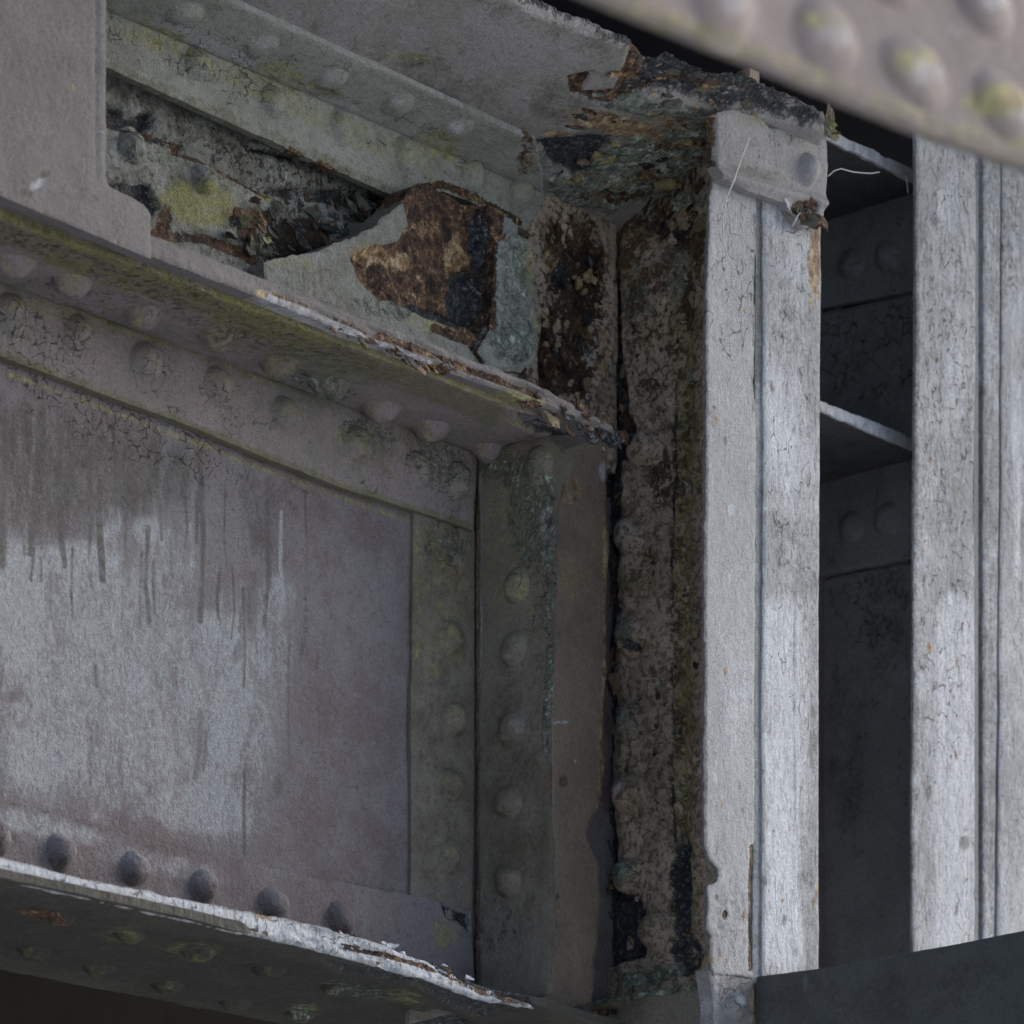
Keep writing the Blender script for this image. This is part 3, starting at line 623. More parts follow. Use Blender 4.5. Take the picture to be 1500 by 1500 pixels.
# ================================================================== GUSSET PLATE upper left
gus = thing('gusset_plate', W(-1.0, .18, zT), 'smooth grey gusset plate with notched corner covering the upper left', 'gusset plate')
gst = [E('grime', 66, 255, 10, 6, -20, 1.0), E('grime', 37, 283, 10, 6, 20, 1.0), E('pale', 55, 270, 16, 8, -30, .7), E('crack', 60, 270, 60, 16, 0, .5), E('grime', 0, 292, 10, 6, 30, .9), E('pale', 148, 195, 3, 4, 0, 1), E('lichen', 106, 128, 5, 6, 0, .5), L('grime', [(141, 0), (141, 200), (140, 250)], 2.5, .4), E('grime', 120, 285, 40, 16, 20, .4), L('grime', [(0, 290), (115, 340), (180, 368)], 4, .7)]
def gus_fn(P, px, M): return -.0022 * (1 - sstep(np.abs(px[:, 0] - 142), 0, 3)) * (px[:, 1] < 262)
panel('plate', [('m', -2.4, zU - .0), ('m', unproj(157, 0, ('b', .185))[0], zU - .0), (157, 0), (156, 262), (161, 273), (178, 281), (213, 300), (222, 314), (222, 379), (0, 286), ('m', -2.4, zat(0, 286, .185) + .02)], ('b', .185), .014, gus, M_SMOOTH, step=5, rough=.5, disp={'big': .0022, 'fn': gus_fn}, stains=gst)

# ================================================================== CORRODED RECESS between flange and deck
rec = thing('corroded_bracket', W(-.5, 0, zT + .03), 'rust eaten bracket with yellow lichen and brown rusted pocket between gusset and post', 'bracket')
bw_st = [E('grime', 330, 200, 260, 30, 24, .6), L('black', [(160, 165), (200, 185), (215, 175)], 14, .9), L('rust', [(158, 180), (210, 198), (262, 215)], 8, .7), E('black', 470, 285, 110, 12, 4, .62), L('black', [(500, 300), (600, 290)], 10, .55), E('rust', 540, 262, 60, 8, 20, .6), E('verd', 500, 250, 80, 20, 20, .3), L('black', [(360, 215), (430, 232)], 4, .8), E('pale', 395, 240, 70, 16, 20, .45), E('crack', 330, 200, 200, 50, 22, .6),
         E('rust', 440, 360, 60, 60, 0, .8), E('black', 430, 320, 60, 40, 0, .45), E('pale', 415, 320, 14, 24, 0, .9), E('pale', 470, 345, 60, 30, 0, .75), E('lichen', 520, 300, 40, 14, 0, .5), E('pit', 400, 300, 250, 120, 0, .8)]
zr = zat(500, 480, .0)
back, sfR = panel('back_plate', [('m', -2.4, zU), ('m', .0, zU), ('m', .0, zT + .03), ('m', -2.4, zT + .03)], ('b', .004), .012, rec, M_GREY, step=5, rough=0, disp={'big': .004, 'black': .014, 'rust': .006, 'lay': (.4, 1, 2.2)}, stains=bw_st, base={'pit': .35, 'grime': .35})
ly_st = [E('lichen', 290, 300, 60, 34, 8, 1.15), E('orange', 400, 283, 22, 9, 10, .6), E('lichen', 400, 290, 26, 9, 10, 1), L('rust', [(255, 222), (300, 238), (350, 262), (390, 288)], 6, .9), L('rust', [(160, 186), (220, 200), (262, 215)], 5, .8), Pg('black', [(158, 265), (215, 270), (235, 305), (220, 318), (160, 290)], 7, 1), E('rust', 240, 325, 12, 30, 10, .8), L('rust', [(225, 345), (300, 350), (350, 370), (385, 390)], 10, .8), E('verd', 250, 235, 60, 12, 10, .4), L('orange', [(330, 310), (350, 320)], 8, .6), E('rust', 365, 330, 24, 30, 10, .8), E('pale', 300, 330, 30, 8, 10, .4)]
loa, sfLO = panel('lower_angle', [('m', -2.4, zat(160, 180, .05) + .0), (160, 186), (210, 203), (262, 218), (310, 240), (352, 262), (398, 290), (408, 302), (392, 318), (372, 345), (384, 392), ('m', unproj(400, 400, ('b', .05))[0], zT + .03), ('m', -2.4, zT + .03)], ('b', .05), .03, rec, M_GREY, step=4, rough=1.8, disp={'big': .004, 'black': .012, 'rust': .005}, stains=ly_st, base={'grime': .36, 'pit': .35}, edge=[('rust', 5, .55)])
for x, y in ((192, 216), (298, 263)): rivet(loa, sfLO, x, y, .0185, .013, M_GREY)
# loose wedge plate and the pocket
wd_st = [E('grime', 460, 400, 60, 20, 0, .4), E('lichen', 620, 470, 30, 14, 20, .5), E('lichen', 430, 385, 40, 12, 0, .35), E('verd', 560, 450, 60, 16, 14, .4), L('lichen', [(640, 470), (690, 500)], 8, .5),
         Pg('rust', [(514, 378), (545, 362), (585, 352), (600, 330), (592, 290), (600, 250), (650, 240), (750, 300), (735, 350), (719, 470), (706, 500), (660, 478), (600, 452), (560, 440), (528, 412)], 9, .95), L('rust', [(640, 480), (690, 500), (705, 520)], 10, .8),
         E('orange', 545, 372, 36, 14, 4, 1.0), E('orange', 600, 378, 26, 14, 10, .85), E('orange', 690, 372, 20, 34, 0, .8), E('orange', 640, 330, 26, 12, 25, .6), E('black', 700, 430, 26, 60, 0, .7), E('black', 650, 460, 60, 14, 14, .8), E('black', 716, 350, 8, 60, 0, .8), E('pale', 660, 352, 14, 14, 20, .6), E('grime', 655, 340, 30, 14, 20, .5)]
HOLE = np.array([(522, 380), (548, 368), (590, 360), (608, 330), (606, 270), (620, 240), (720, 270), (722, 350), (715, 470), (702, 490), (660, 470), (600, 444), (562, 432), (534, 410)], float)
def poc_fn(P, px, M):
    d = pdist(px, HOLE); d = np.where(inside(px, HOLE), d, -d) + 9 * fbm(P, 60, 3, 91)
    k = sstep(d, -3, 16)
    return -k * (.010 + .012 * sstep(px[:, 0], 560, 700)) + k * .010 * (ridged(P, 30, 4, 93) - .6)
poc, sfP = panel('pocket_plate', [(386, 384), (470, 366), (545, 335), (592, 296), (606, 272), (650, 262), (720, 300), (760, 330), (760, 560), (640, 545), (540, 500), (388, 425)], ('b', .075), .045, rec, M_GREY, step=3.2, rough=3, disp={'big': .005, 'rust': .006, 'black': .006, 'fn': poc_fn}, stains=wd_st, base={'grime': .26, 'crack': .2, 'verd': .08})
vs_st = [E('lichen', 772, 390, 10, 40, 0, .7), E('orange', 775, 385, 6, 16, 0, .6), E('verd', 755, 430, 30, 120, 0, .42), E('verd', 752, 500, 40, 36, 0, .55), L('rust', [(727, 340), (724, 480)], 5, .9), L('lichen', [(786, 400), (786, 520)], 6, .5), E('rust', 735, 345, 12, 8, 0, .7)]
vst, sfV = panel('pocket_strip', [(728, 345), (752, 338), (778, 352), (786, 390), (782, 430), (790, 480), (786, 528), (765, 545), (715, 540), (700, 515), (722, 480), (726, 420)], ('b', .082), .016, rec, M_GREY, step=4, rough=1.3, disp={'big': .003}, stains=vs_st, base={'verd': .15}, edge=[('rust', 5, .5)])
rivet(vst, sfV, 752, 505, .020, .008, M_GREY)

# ================================================================== RIB AND POST ONE
post1 = thing('flanged_post', W(0, b1, zB), 'pale flaking steel post with rivet cap, cobwebs and corroded left side, nearer the girder', 'post', 'flanged steel posts')
rib_st = [
    E('orange', 920, 400, 12, 40, 0, .55), E('orange', 975, 480, 10, 40, 0, .5), E('rust', 905, 520, 8, 60, 0, .6), E('lichen', 915, 350, 24, 20, 0, .55), E('verd', 1000, 350, 30, 40, 0, .55), E('orange', 1018, 560, 6, 60, 0, .5), L('orange', [(996, 650), (993, 820)], 4, .55), L('rust', [(906, 740), (900, 900), (898, 1060)], 5, .6), L('orange', [(903, 760), (899, 900)], 3, .5),
    Pg('rust', [(890, 300), (1036, 300), (1036, 460), (985, 640), (920, 640), (900, 470)], 30, .44), L('rust', [(1008, 450), (1000, 800), (1002, 1300)], 12, .42), E('rust', 955, 830, 14, 30, 0, .42), E('rust', 960, 1000, 12, 30, 0, .42), E('rust', 920, 1130, 10, 30, 0, .42),
    L('lichen', [(985, 330), (1005, 640), (1005, 1100)], 16, .46), E('orange', 950, 345, 60, 20, 10, .45), E('orange', 1015, 380, 16, 60, 0, .5), E('verd', 925, 420, 30, 70, 0, .5), E('verd', 960, 330, 60, 24, 0, .6), L('black', [(990, 560), (988, 800), (986, 1000), (990, 1250)], 4, .6), E('orange', 905, 345, 8, 30, 0, .6), E('lichen', 945, 470, 30, 50, 0, .42), E('grime', 930, 760, 40, 200, 0, .36),
    Pg('grime', [(985, 480), (1034, 440), (1034, 1430), (985, 1430)], 14, .62), E('grime', 950, 560, 40, 60, 0, .4), E('grime', 960, 1160, 50, 120, 0, .4),
    # upper: rust, verdigris, pale specks
    Pg('verd', [(840, 235), (1030, 190), (1035, 300), (960, 330), (900, 300), (850, 320), (800, 330), (800, 280)], 22, .8), Pg('rust', [(800, 315), (900, 300), (1035, 330), (1035, 430), (1010, 380), (930, 330), (880, 400), (800, 400)], 20, .75),
    Pg('black', [(785, 205), (905, 200), (870, 225), (830, 262), (800, 235)], 8, 1), E('black', 930, 275, 60, 22, 6, .75), E('black', 980, 320, 40, 36, 0, .7), E('orange', 1015, 300, 12, 40, 0, .5), E('lichen', 960, 270, 20, 30, 10, .7), E('lichen', 850, 265, 50, 14, -20, .5),
    E('verd', 935, 440, 24, 50, 0, .65), E('verd', 990, 400, 40, 60, 0, .5), E('rust', 1010, 440, 18, 60, 0, .65), L('lichen', [(1012, 440), (1010, 500), (1008, 700)], 6, .7), L('rust', [(1000, 500), (998, 700), (995, 900), (998, 1100)], 14, .45), L('lichen', [(1000, 560), (1000, 1300)], 10, .5), E('rust', 970, 700, 20, 60, 0, .6),
    Pg('black', [(878, 380), (905, 360), (912, 480), (918, 560), (925, 640), (905, 700), (912, 760), (905, 870), (893, 960), (900, 1030), (895, 1160), (905, 1250), (905, 1300), (935, 1320), (950, 1400), (880, 1420), (870, 1200)], 6, .95),
    E('black', 1000, 1300, 18, 90, 0, .8), E('black', 930, 1350, 24, 40, 0, .9), E('black', 1010, 1400, 30, 40, 0, .7), E('verd', 925, 1280, 18, 22, 0, .8), E('verd', 930, 1065, 20, 24, 0, .6), E('verd', 930, 925, 16, 20, 0, .6), E('black', 935, 950, 14, 10, 0, .6), E('lichen', 940, 860, 40, 20, 0, .4), E('pale', 925, 790, 16, 26, 0, .5), E('black', 910, 640, 30, 40, 0, .8), E('pale', 950, 640, 16, 10, 0, .5), E('verd', 960, 1430, 60, 14, -14, .9), E('lichen', 930, 1440, 30, 8, -12, .7),
]
corner_a = [('m', .012, zU - .01), ('m', .012, zB)]
def rib_fn(P, px, M):
    b = (P - O) @ N
    w = .004 * fbm(P, 40, 3, 81) ; bb = b + w
    ridge = .006 * sstep(bb, .012, .03) - .004 * sstep(bb, .118, .124) - .004 * np.exp(-((bb - .121) / .004) ** 2) + .006 * sstep(bb, .132, .14)
    return ridge + .004 * fbm(P, 30, 4, 83)
rib, sfRib = panel('rib_web', [('m', -.05, zU), ('m', b1 - .010, zU), ('m', b1 - .010, zB - .06), ('m', -.05, zB - .06)], ('a', 0), .012, post1, M_RUSTY, step=4, rough=0, disp={'big': .005, 'fine': .001, 'pit': .006, 'black': .010, 'rust': .005, 'verd': .006, 'fn': rib_fn, 'lay': (1, 1, .4)}, stains=rib_st, base={'pit': .42, 'grime': .12})
for x, y, ex in ((928, 785, 'pale'), (930, 932, 'verd'), (930, 1062, 'verd'), (926, 1165, 'grime'), (925, 1285, 'verd'), (948, 660, 'grime'), (962, 1365, 'grime')):
    rivet(rib, sfRib, x, y, .0235, .022, M_RUSTY, [E(ex, x, y, 18, 22, 0, .5), E('rust', x, y, 40, 40, 0, -.5), E('pale', x - 6, y - 8, 14, 14, 0, .5)])
# web plate beside the rib above the flange (rust stained)
up_st = [E('lichen', 860, 350, 20, 40, 0, .55), E('verd', 870, 400, 14, 60, 0, .55), E('orange', 805, 400, 10, 60, 0, .6), E('orange', 850, 500, 16, 40, 0, .5), E('rust', 850, 420, 50, 120, 0, .75), E('rust', 810, 520, 20, 80, 0, .9), E('pale', 870, 470, 20, 80, 0, .5), E('rust', 840, 550, 40, 30, 0, .9), E('orange', 812, 480, 8, 40, 0, .6), E('verd', 810, 370, 24, 40, 0, .5), E('black', 825, 400, 20, 26, 0, .7), E('orange', 840, 330, 30, 16, 0, .5), E('pit', 840, 450, 60, 200, 0, 1)]
panel('corner_plate', [('m', -.17, zU), ('m', -.006, zU), ('m', -.006, zT + .032), ('m', -.17, zT + .032)], ('b', .022), .016, post1, M_RUSTY, step=4, rough=0, disp={'big': .006, 'rust': .008, 'pit': .005}, stains=up_st + rib_st[:2], base={'pit': .5})
for x, y in ((842, 345), (832, 445), (815, 385)): rivet(rib, Surf(('b', .022), {'big': .006, 'rust': .008}, up_st, {'pit': .5}), x, y, .019, .013, M_RUSTY, [E('rust', x, y, 26, 26, 0, .6)])
# corrosion lump where the flange end meets the rib
def chips(x0, x1, y0, y1, n, seed):
    r = random.Random(seed); out = []
    for _ in range(n):
        k = r.random(); out.append(E('orange' if k < .25 else 'grime' if k < .75 else 'pale', r.uniform(x0, x1), r.uniform(y0, y1), r.uniform(1.2, 3.6), r.uniform(4, 15), r.uniform(-12, 12), r.uniform(.5, .9)))
    return out
# front legs
xl0 = [(1044, 250), (1040, 330), (1036, 400), (1035, 560), (1034, 700), (1033, 850), (1034, 990), (1032, 1100), (1033, 1240), (1040, 1262), (1052, 1272), (1052, 1292), (1037, 1300), (1036, 1360), (1042, 1370), (1042, 1420), (1046, 1428)]
fl_st = chips(1040, 1104, 300, 1420, 22, 5) + [E('crack', 1075, 420, 60, 180, 0, .75), E('crack', 1070, 330, 40, 80, 0, .6), E('pale', 1080, 1050, 26, 140, 0, .4), E('orange', 1045, 610, 10, 20, 0, .38), E('rust', 1062, 1340, 4, 7, 0, 1.3), E('grime', 1050, 1315, 3, 5, 0, 1), E('grime', 1072, 1322, 3, 5, 0, 1), E('pale', 1071, 747, 6, 9, 0, 1.3), L('grime', [(1036, 300), (1034, 900), (1034, 1240)], 3, .7), L('rust', [(1102, 1240), (1100, 1300), (1100, 1420)], 5, .8), L('grime', [(1108, 320), (1106, 600)], 5, .9), E('pit', 1070, 1350, 40, 80, 0, .3)]
fl, sfFL = panel('flange_angle', xl0 + [(1104, 1432), (1100, 1380), (1104, 1260), (1106, 1150), (1107, 900), (1108, 600), (1104, 560), (1108, 480), (1105, 420), (1109, 350), (1110, 250)], ('b', b1), .005, post1, M_POST_B, step=4, rough=2.2, disp={'big': .002}, stains=fl_st, base={'crack': .2}, edge=[('grime', 3, .9)])  # colour darkens along the rim of this leg
fr_st = chips(1120, 1198, 340, 1420, 26, 6) + [E('grime', 1150, 500, 24, 90, 0, .4), E('grime', 1185, 820, 20, 80, 0, .42), E('crack', 1160, 700, 50, 600, 0, .62), E('orange', 1192, 390, 10, 60, 0, .9), E('orange', 1197, 350, 8, 20, 0, .9), L('orange', [(1186, 420), (1184, 470)], 4, .5), L('pale', [(1150, 900), (1150, 1400)], 40, .75), E('pale', 1150, 620, 40, 160, 0, .5), E('grime', 1180, 1300, 14, 60, 0, .5), L('grime', [(1180, 1320), (1184, 1420)], 5, .5), E('grime', 1120, 1290, 3, 8, 0, 1.4), L('grime', [(1167, 800), (1163, 1000), (1165, 1200)], 3, .5), E('grime', 1192, 1080, 10, 60, 0, .5), E('grime', 1150, 780, 30, 60, 0, .35)]
fr, sfFR = panel('flange_angle', [(1118, 270), (1119, 600), (1117, 1000), (1117, 1300), (1117, 1480), ('m', .115, zB - .09), (1200, 1420), (1200, 900), (1202, 500), (1204, 300), ('m', .116, zat(1204, 200, b1)), (1118, 200)], ('b', b1), .012, post1, M_POST, step=4, rough=.5, disp={'big': .002}, stains=fr_st, base={'crack': .35, 'pale': .15})
panel('web_edge', [(1109, 250), (1119, 250), (1119, 1440), (1103, 1440)], ('b', b1 - .004), .02, post1, M_POST_B, step=4, rough=.8, disp={'big': .001}, base={'grime': .35}, stains=[L('grime', [(1113, 300), (1110, 560)], 3, .8)])
# cap angle across the head of the post
cap_st = [E('grime', 1120, 255, 70, 10, 12, .4), Pg('black', [(1112, 163), (1160, 170), (1195, 180), (1170, 190), (1130, 185)], 6, .9), L('rust', [(1090, 158), (1150, 165), (1205, 180)], 5, .7), E('lichen', 1120, 175, 50, 8, 8, .5), L('rust', [(1046, 165), (1048, 240)], 5, .6), E('verd', 1150, 200, 40, 20, 0, .3), E('rust', 1180, 305, 22, 16, 10, .8), E('pale', 1160, 310, 14, 20, -30, .4), E('crack', 1100, 200, 60, 60, 0, .4)]
def cap_fn(P, px, M): return .010 * sstep(px[:, 1] - (228 + .28 * (px[:, 0] - 1050)), 8, 36) * (1 - sstep(px[:, 1] - (258 + .28 * (px[:, 0] - 1050)), -6, 6))
cap, sfCap = panel('cap_angle', [(1048, 168), (1072, 160), (1130, 163), (1196, 180), (1206, 168), (1214, 182), (1210, 200), (1214, 240), (1210, 300), (1206, 322), (1180, 335), (1150, 296), (1110, 283), (1074, 268), (1058, 262), (1046, 240)], ('b', b1 + .014), .013, post1, M_CAP, step=3.5, rough=1.4, disp={'big': .003, 'fn': cap_fn, 'rust': .005}, stains=cap_st, base={'crack': .15})
rivet(cap, sfCap, 1184, 248, .0185, .014, M_CAP)
# foot of the left angle with its rivet
ft_st = [L('pale', [(1048, 1430), (1050, 1500)], 6, .6), E('crack', 1070, 1450, 40, 40, 0, .8)]
ft, sfFt = panel('foot_angle', [(1038, 1420), (1060, 1424), (1106, 1434), (1098, 1460), (1100, 1560), (1042, 1560), (1046, 1470)], ('b', b1 - .002), .02, post1, M_CAP, step=4, rough=1, disp={'big': .002}, stains=ft_st, base={'crack': .3})
rivet(ft, sfFt, 1077, 1475, .0185, .012, M_CAP, [E('pale', 1080, 1465, 12, 10, 0, .5)])

# ================================================================== POST TWO
aW2 = .436
post2 = thing('flanged_post', W(aW2, b1, zB), 'weathered pale steel post with grooved front, at the right edge', 'post', 'flanged steel posts')
wl_st = [L('pale', [(1215, 300), (1225, 420)], 6, .4), E('pale', 1290, 560, 30, 60, 0, .38), E('rust', 1230, 460, 14, 10, 0, .5), E('grime', 1300, 900, 40, 120, 0, .5), E('grime', 1240, 1100, 30, 200, 0, .45), E('pale', 1260, 1230, 40, 20, 0, .4), E('crack', 1270, 1100, 100, 200, 0, .45), L('black', [(1205, 842), (1270, 828), (1340, 816)], 5, .75), L('black', [(1205, 452), (1270, 438), (1340, 424)], 5, .75), E('crack', 1270, 500, 100, 120, 0, .8), E('crack', 1270, 900, 100, 100, 0, .6), E('grime', 1270, 700, 80, 40, 0, .4)]
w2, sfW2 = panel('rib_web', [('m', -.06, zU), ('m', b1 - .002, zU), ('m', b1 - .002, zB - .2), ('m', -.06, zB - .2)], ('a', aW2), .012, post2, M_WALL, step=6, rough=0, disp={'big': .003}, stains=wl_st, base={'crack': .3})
def leg_on_wall(y0, y1):   # shelf angle leg on the dark wall; y at x=1270
    o, sf = panel('shelf_angle', [(1180, y0 + 16), (1180, y1 + 16), (1270, y1), (1400, y1 - 24), (1400, y0 - 24)], ('a', aW2 - .001), .0, post2, M_WALL, step=5, rough=.8, disp={'big': .003}, stains=[], base={'crack': .4}) if False else (None, None)
for ya, yb in ((290, 437), (668, 829)):
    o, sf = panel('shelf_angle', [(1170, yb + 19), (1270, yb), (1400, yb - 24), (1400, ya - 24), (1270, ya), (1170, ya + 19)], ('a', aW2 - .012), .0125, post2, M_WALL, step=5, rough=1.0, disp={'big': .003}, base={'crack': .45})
    for x, y in ((1248, (ya + yb) / 2 + 24), (1300, (ya + yb) / 2 + 12)): rivet(o, sf, x, y, .02, .012, M_WALL)
p2_st = chips(1342, 1428, 220, 1380, 30, 7) + [E('crack', 1385, 700, 60, 700, 0, .75), E('grime', 1400, 600, 50, 60, 0, .35), E('pale', 1400, 560, 20, 80, 0, .7), L('pale', [(1400, 900), (1400, 1380)], 40, .7), E('pale', 1390, 300, 24, 60, 0, .5), E('grime', 1371, 324, 4, 6, 0, 1.3), E('grime', 1369, 285, 3, 4, 0, 1.2), E('grime', 1412, 1235, 9, 12, 0, .9), L('grime', [(1344, 200), (1342, 1300)], 4, .5)]
panel('flange_angle', [(1341, 100), (1343, 400), (1341, 640), (1340, 900), (1338, 1200), (1338, 1480), (1428, 1480), (1429, 1000), (1427, 700), (1430, 400), (1430, 100)], ('b', b1), .005, post2, M_POST, step=4, rough=.7, disp={'big': .002}, stains=p2_st, base={'crack': .5, 'grime': .18, 'pale': .12}, edge=[('grime', 5, .5)])  # darker colour towards the edges of the leg
panel('web_edge', [(1428, 100), (1442, 100), (1440, 800), (1440, 1480), (1426, 1480)], ('b', b1 - .008), .03, post2, M_POST, step=4, rough=.8, disp={'big': .001}, base={'grime': .45})
panel('packing_strip', [(1442, 100), (1467, 100), (1464, 800), (1455, 1480), (1440, 1480)], ('b', b1 - .001), .02, post2, M_POST, step=4, rough=.8, disp={'big': .0015}, base={'grime': .4, 'crack': .3}, stains=[L('grime', [(1455, 100), (1450, 1480)], 4, .5)])
panel('flange_angle', [(1470, 100), (1468, 700), (1460, 1480), (1503, 1480), (1503, 700), (1503, 100)], ('b', b1 + .001), .012, post2, M_POST, step=4, rough=.5, disp={'big': .002}, stains=[E('pale', 1490, 600, 10, 400, 0, .5), E('pit', 1480, 350, 20, 120, 0, .4)], base={'crack': .35, 'grime': .1})

# ================================================================== DIAPHRAGM SHELVES between the posts
for k, (pa, pb, lab) in enumerate((((1208, 208), (1340, 264), 'upper thin dark diaphragm plate with pale front edge, between the two posts'), ((1206, 606), (1340, 660), 'lower thin dark diaphragm plate with pale front edge, between the two posts'))):
    bs = .185
    z_ = zat(1272, (pa[1] + pb[1]) / 2, bs)
    sh = thing('diaphragm_plate', W(.2, bs, z_), lab, 'diaphragm plate', 'diaphragm plates between the posts')
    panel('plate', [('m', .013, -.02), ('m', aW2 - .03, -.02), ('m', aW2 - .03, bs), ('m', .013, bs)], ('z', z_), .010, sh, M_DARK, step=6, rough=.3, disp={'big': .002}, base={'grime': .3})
    panel('front_edge', [('m', .014, z_), ('m', aW2 - .035, z_ - .001), ('m', aW2 - .03, z_ + .012), ('m', aW2 - .06, z_ + .014), ('m', .014, z_ + .0125)], ('b', bs + .004), .005, sh, M_POST, step=3, rough=1.5, disp={'big': .002}, base={'pale': .4, 'crack': .4})

# ================================================================== BRACKET PLATE lower right, RIB FOOT
brk = thing('bracket_plate', W(0, .45, .7), 'dark slate steel bracket plate running forward below the posts, lower right corner', 'bracket plate')
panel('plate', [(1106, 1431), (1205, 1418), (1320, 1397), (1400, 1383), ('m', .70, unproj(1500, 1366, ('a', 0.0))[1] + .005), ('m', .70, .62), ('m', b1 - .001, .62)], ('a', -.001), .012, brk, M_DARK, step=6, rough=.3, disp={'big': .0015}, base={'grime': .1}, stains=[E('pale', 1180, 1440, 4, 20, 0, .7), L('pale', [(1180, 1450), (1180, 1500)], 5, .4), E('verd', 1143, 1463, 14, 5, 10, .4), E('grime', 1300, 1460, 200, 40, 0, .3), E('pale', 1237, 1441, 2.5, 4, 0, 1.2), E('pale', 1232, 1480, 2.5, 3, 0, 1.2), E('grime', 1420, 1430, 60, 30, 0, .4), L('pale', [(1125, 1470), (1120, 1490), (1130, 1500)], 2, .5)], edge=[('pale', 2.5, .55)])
foot = thing('foot_plate', W(0, .1, zB - .1), 'mossy brown grey foot plate under the corroded rib, bottom centre', 'foot plate')
panel('plate', [(560, 1545), (700, 1503), (800, 1482), (880, 1463), (1000, 1446), (1043, 1436), (1044, 1600), (560, 1680)], ('a', -.03), .03, foot, M_BROWN, step=5, rough=1.5, disp={'big': .004, 'verd': .004}, stains=[L('verd', [(800, 1484), (900, 1462), (1040, 1440)], 8, .8), L('lichen', [(880, 1470), (960, 1455)], 8, .6), L('rust', [(780, 1500), (900, 1480)], 8, .8), E('orange', 830, 1490, 40, 4, -12, .5)], base={'grime': .1})

# ================================================================== NEAR BEAM upper right (out of focus)
dN = 2.7
bN = (np.array([(1300 - 750) / FPX, 1, 0]) * dN - O) @ N
near = thing('near_beam', W(-.6, bN, zat(1340, 185, bN)), 'blurred mauve riveted beam close to the camera, crossing the upper right corner', 'beam')
nr_st = [L('lichen', [(900, 0), (1100, 70), (1340, 170), (1500, 225)], 20, .40), E('lichen', 1200, 30, 40, 14, 0, .5), E('lichen', 1315, 95, 30, 20, 0, .6), E('lichen', 1460, 150, 50, 26, 0, .9), E('orange', 1480, 150, 40, 20, 0, .5), E('grime', 1310, 92, 8, 8, 0, .8), E('grime', 1448, 155, 10, 10, 0, .8), E('pale', 1400, 45, 18, 6, 20, .5), E('pale', 1120, 45, 14, 12, 0, .4)]
nb_, sfN = panel('face_plate', [(700, -80), (884, -4), (1100, 84), (1340, 184), (1420, 213), (1500, 240), (1640, 288), (1640, 40), (1300, -140), (700, -380)], ('b', bN), .012, near, M_NEAR, step=7, rough=.6, disp={'big': .002}, stains=nr_st, roundd=.003)
for x, y in ((1060, 4), (1210, 52), (1342, 106), (1474, 158), (1440, -2), (1300, -50)): rivet(nb_, sfN, x, y, .0235, .0065, M_NEAR, [E('lichen', x - 6, y - 20, 46, 16, 0, .5), E('pale', x + 6, y + 2, 34, 26, 0, .5)], asp=1.55)  # pale patch paints a lit look onto each head

# ================================================================== COBWEBS
def web3(pts, b):
    out = []
    for x, y in pts:
        a, z = unproj(x, y, ('b', b)); out.append(W(a, b, z))
    return out
c = strand('cobweb', web3([(1098, 202), (1086, 232), (1076, 262), (1064, 292), (1058, 325), (1060, 355), (1066, 375), (1076, 392)], b1 + .022), .0007, M_WEB_SILK)
tag(c, 'long pale cobweb thread hanging across the cap of the nearer post', 'cobweb', 'cobweb threads')
c = strand('cobweb', web3([(1213, 258), (1222, 250), (1232, 247), (1250, 252), (1275, 254), (1288, 252)], .21), .0006, M_WEB_SILK)
tag(c, 'short cobweb thread stretched sideways beneath the upper diaphragm plate', 'cobweb', 'cobweb threads')
c = strand('cobweb', web3([(1327, 258), (1329, 270), (1330, 283)], .195), .0007, M_WEB_SILK)
tag(c, 'tiny cobweb thread dangling from the end of the upper diaphragm plate', 'cobweb', 'cobweb threads')

# ================================================================== LOOSE SCALE
sfB0 = Surf(('b', .022), {'big': .006}, [], {})
flakes('rust_scale', post1, sfRib, [(800, 215), (900, 200), (1030, 195), (1036, 330), (900, 330), (895, 260)], 95, (5, 22), M_RUSTY, ['verd', 'black', 'verd', 'grime', 'rust', 'grime'], 1.5, .9, .35, (.0, .006), 3)
flakes('rust_scale', post1, sfRib, [(885, 380), (915, 380), (925, 640), (905, 1000), (890, 1200), (900, 1420), (880, 1420), (880, 700)], 80, (4, 15), M_RUSTY, ['black', 'black', 'grime', 'rust'], 1.5, 1.5, .35, (.0, .005), 4)
flakes('rust_scale', post1, sfRib, [(925, 330), (1030, 340), (1030, 1420), (915, 1420)], 150, (3, 11), M_RUSTY, ['pit', 'grime', 'verd', 'rust', 'grime', 'pit'], 1.3, 1.4, .3, (-.001, .002), 5)
flakes('rust_scale', post1, sfB0, [(790, 320), (885, 310), (885, 590), (790, 570)], 90, (4, 13), M_RUSTY, ['rust', 'orange', 'grime', 'black', 'grime', 'rust', 'rust'], 1.2, 1.2, .35, (.0, .004), 6)
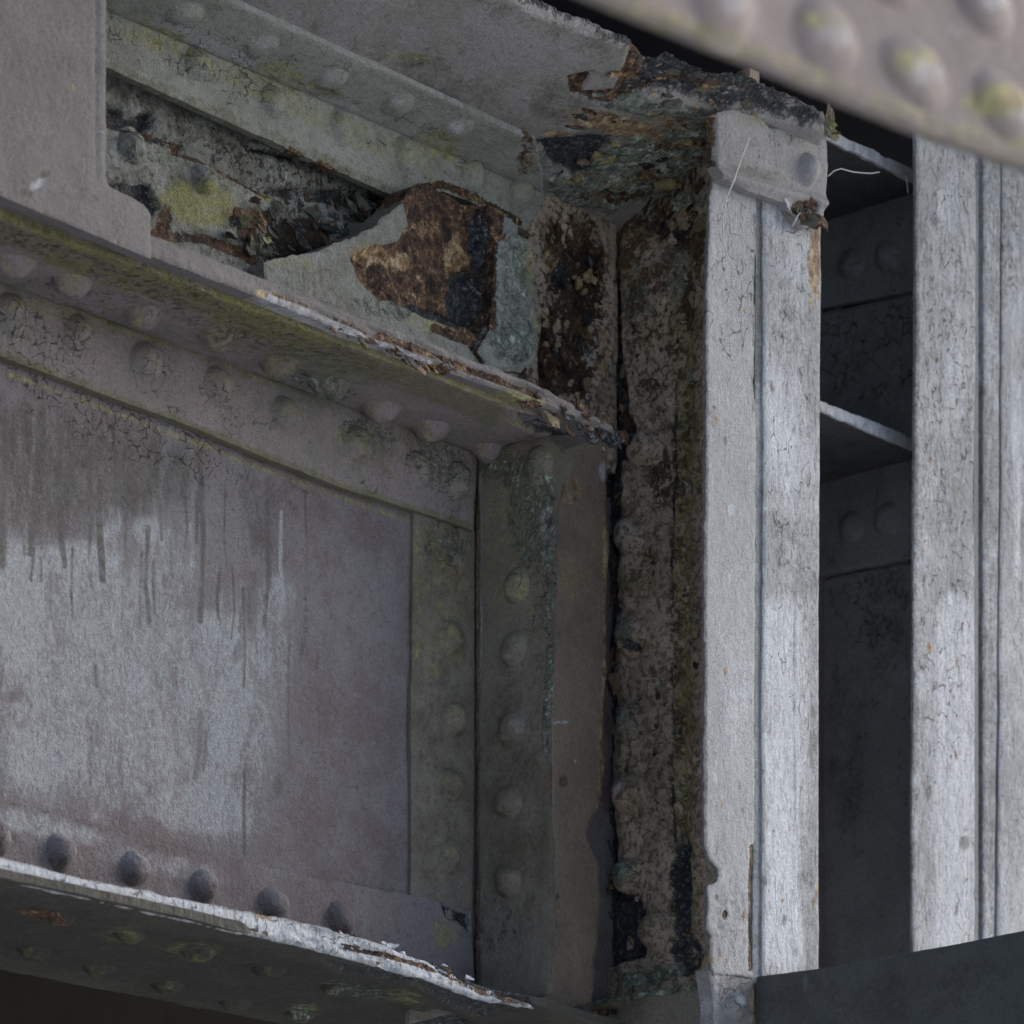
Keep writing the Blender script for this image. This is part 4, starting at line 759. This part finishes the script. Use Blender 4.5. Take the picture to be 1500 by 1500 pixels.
flakes('rust_scale', girder, sfE, [(760, 575), (905, 610), (925, 640), (900, 660), (800, 610)], 46, (4, 14), M_RUSTY, ['black', 'rust', 'grime', 'black', 'rust'], 1.6, -.45, .18, (-.008, .002), 7)
flakes('rust_scale', rec, sfR, [(360, 300), (590, 280), (580, 345), (480, 370), (390, 380)], 60, (3, 11), M_GREY, ['grime', 'grime', 'black', 'grime', 'black', 'rust'], 2.0, -.35, .12, (.004, .022), 8)
flakes('rust_scale', rec, sfLO, [(335, 290), (410, 290), (385, 390), (330, 350)], 26, (4, 14), M_GREY, ['rust', 'lichen', 'grime', 'black'], 1.2, 0, .5, (.001, .008), 9)
flakes('rust_scale', girder, sfE, [(500, 470), (660, 520), (700, 545), (640, 550), (560, 520), (490, 485)], 30, (3, 8), M_SMOOTH, ['rust', 'grime', 'rust', 'rust', 'orange'], 2.2, -.42, .1, (-.003, .0), 10)
flakes('rust_scale', girder, sfBE, [(480, 1365), (560, 1378), (640, 1410), (760, 1460), (740, 1466), (620, 1432), (500, 1395)], 40, (3, 7), M_POST, ['rust', 'pale', 'pale', 'black'], 2.2, -.35, .1, (-.003, .0), 11)
flakes('rust_scale', deck, sfC2, [(870, 120), (930, 80), (1060, 125), (1150, 158), (1130, 172), (1030, 170), (900, 200), (800, 200)], 50, (3, 10), M_SMOOTH, ['grime', 'rust', 'verd', 'orange', 'grime', 'black'], 1.8, 0.4, .15, (-.001, .002), 12)
flakes('paint_flakes', post1, sfCap, [(1140, 292), (1205, 300), (1206, 330), (1165, 325)], 14, (5, 14), M_SMOOTH, ['rust', 'pale', 'grime'], 1.6, -.5, .6, (.001, .008), 13)
flakes('paint_flakes', post1, sfCap, [(1150, 165), (1212, 170), (1213, 200), (1180, 188)], 14, (5, 15), M_SMOOTH, ['pale', 'grime', 'lichen'], 1.8, -.3, .6, (.001, .010), 14)
flakes('rust_scale', deck, sfC2, [(800, 240), (900, 210), (1040, 172), (1042, 240), (950, 290), (890, 305), (810, 285)], 110, (4, 17), M_RUSTY, ['verd', 'verd', 'verd', 'grime', 'lichen', 'orange', 'rust'], 1.5, .4, .14, (-.001, .003), 15)
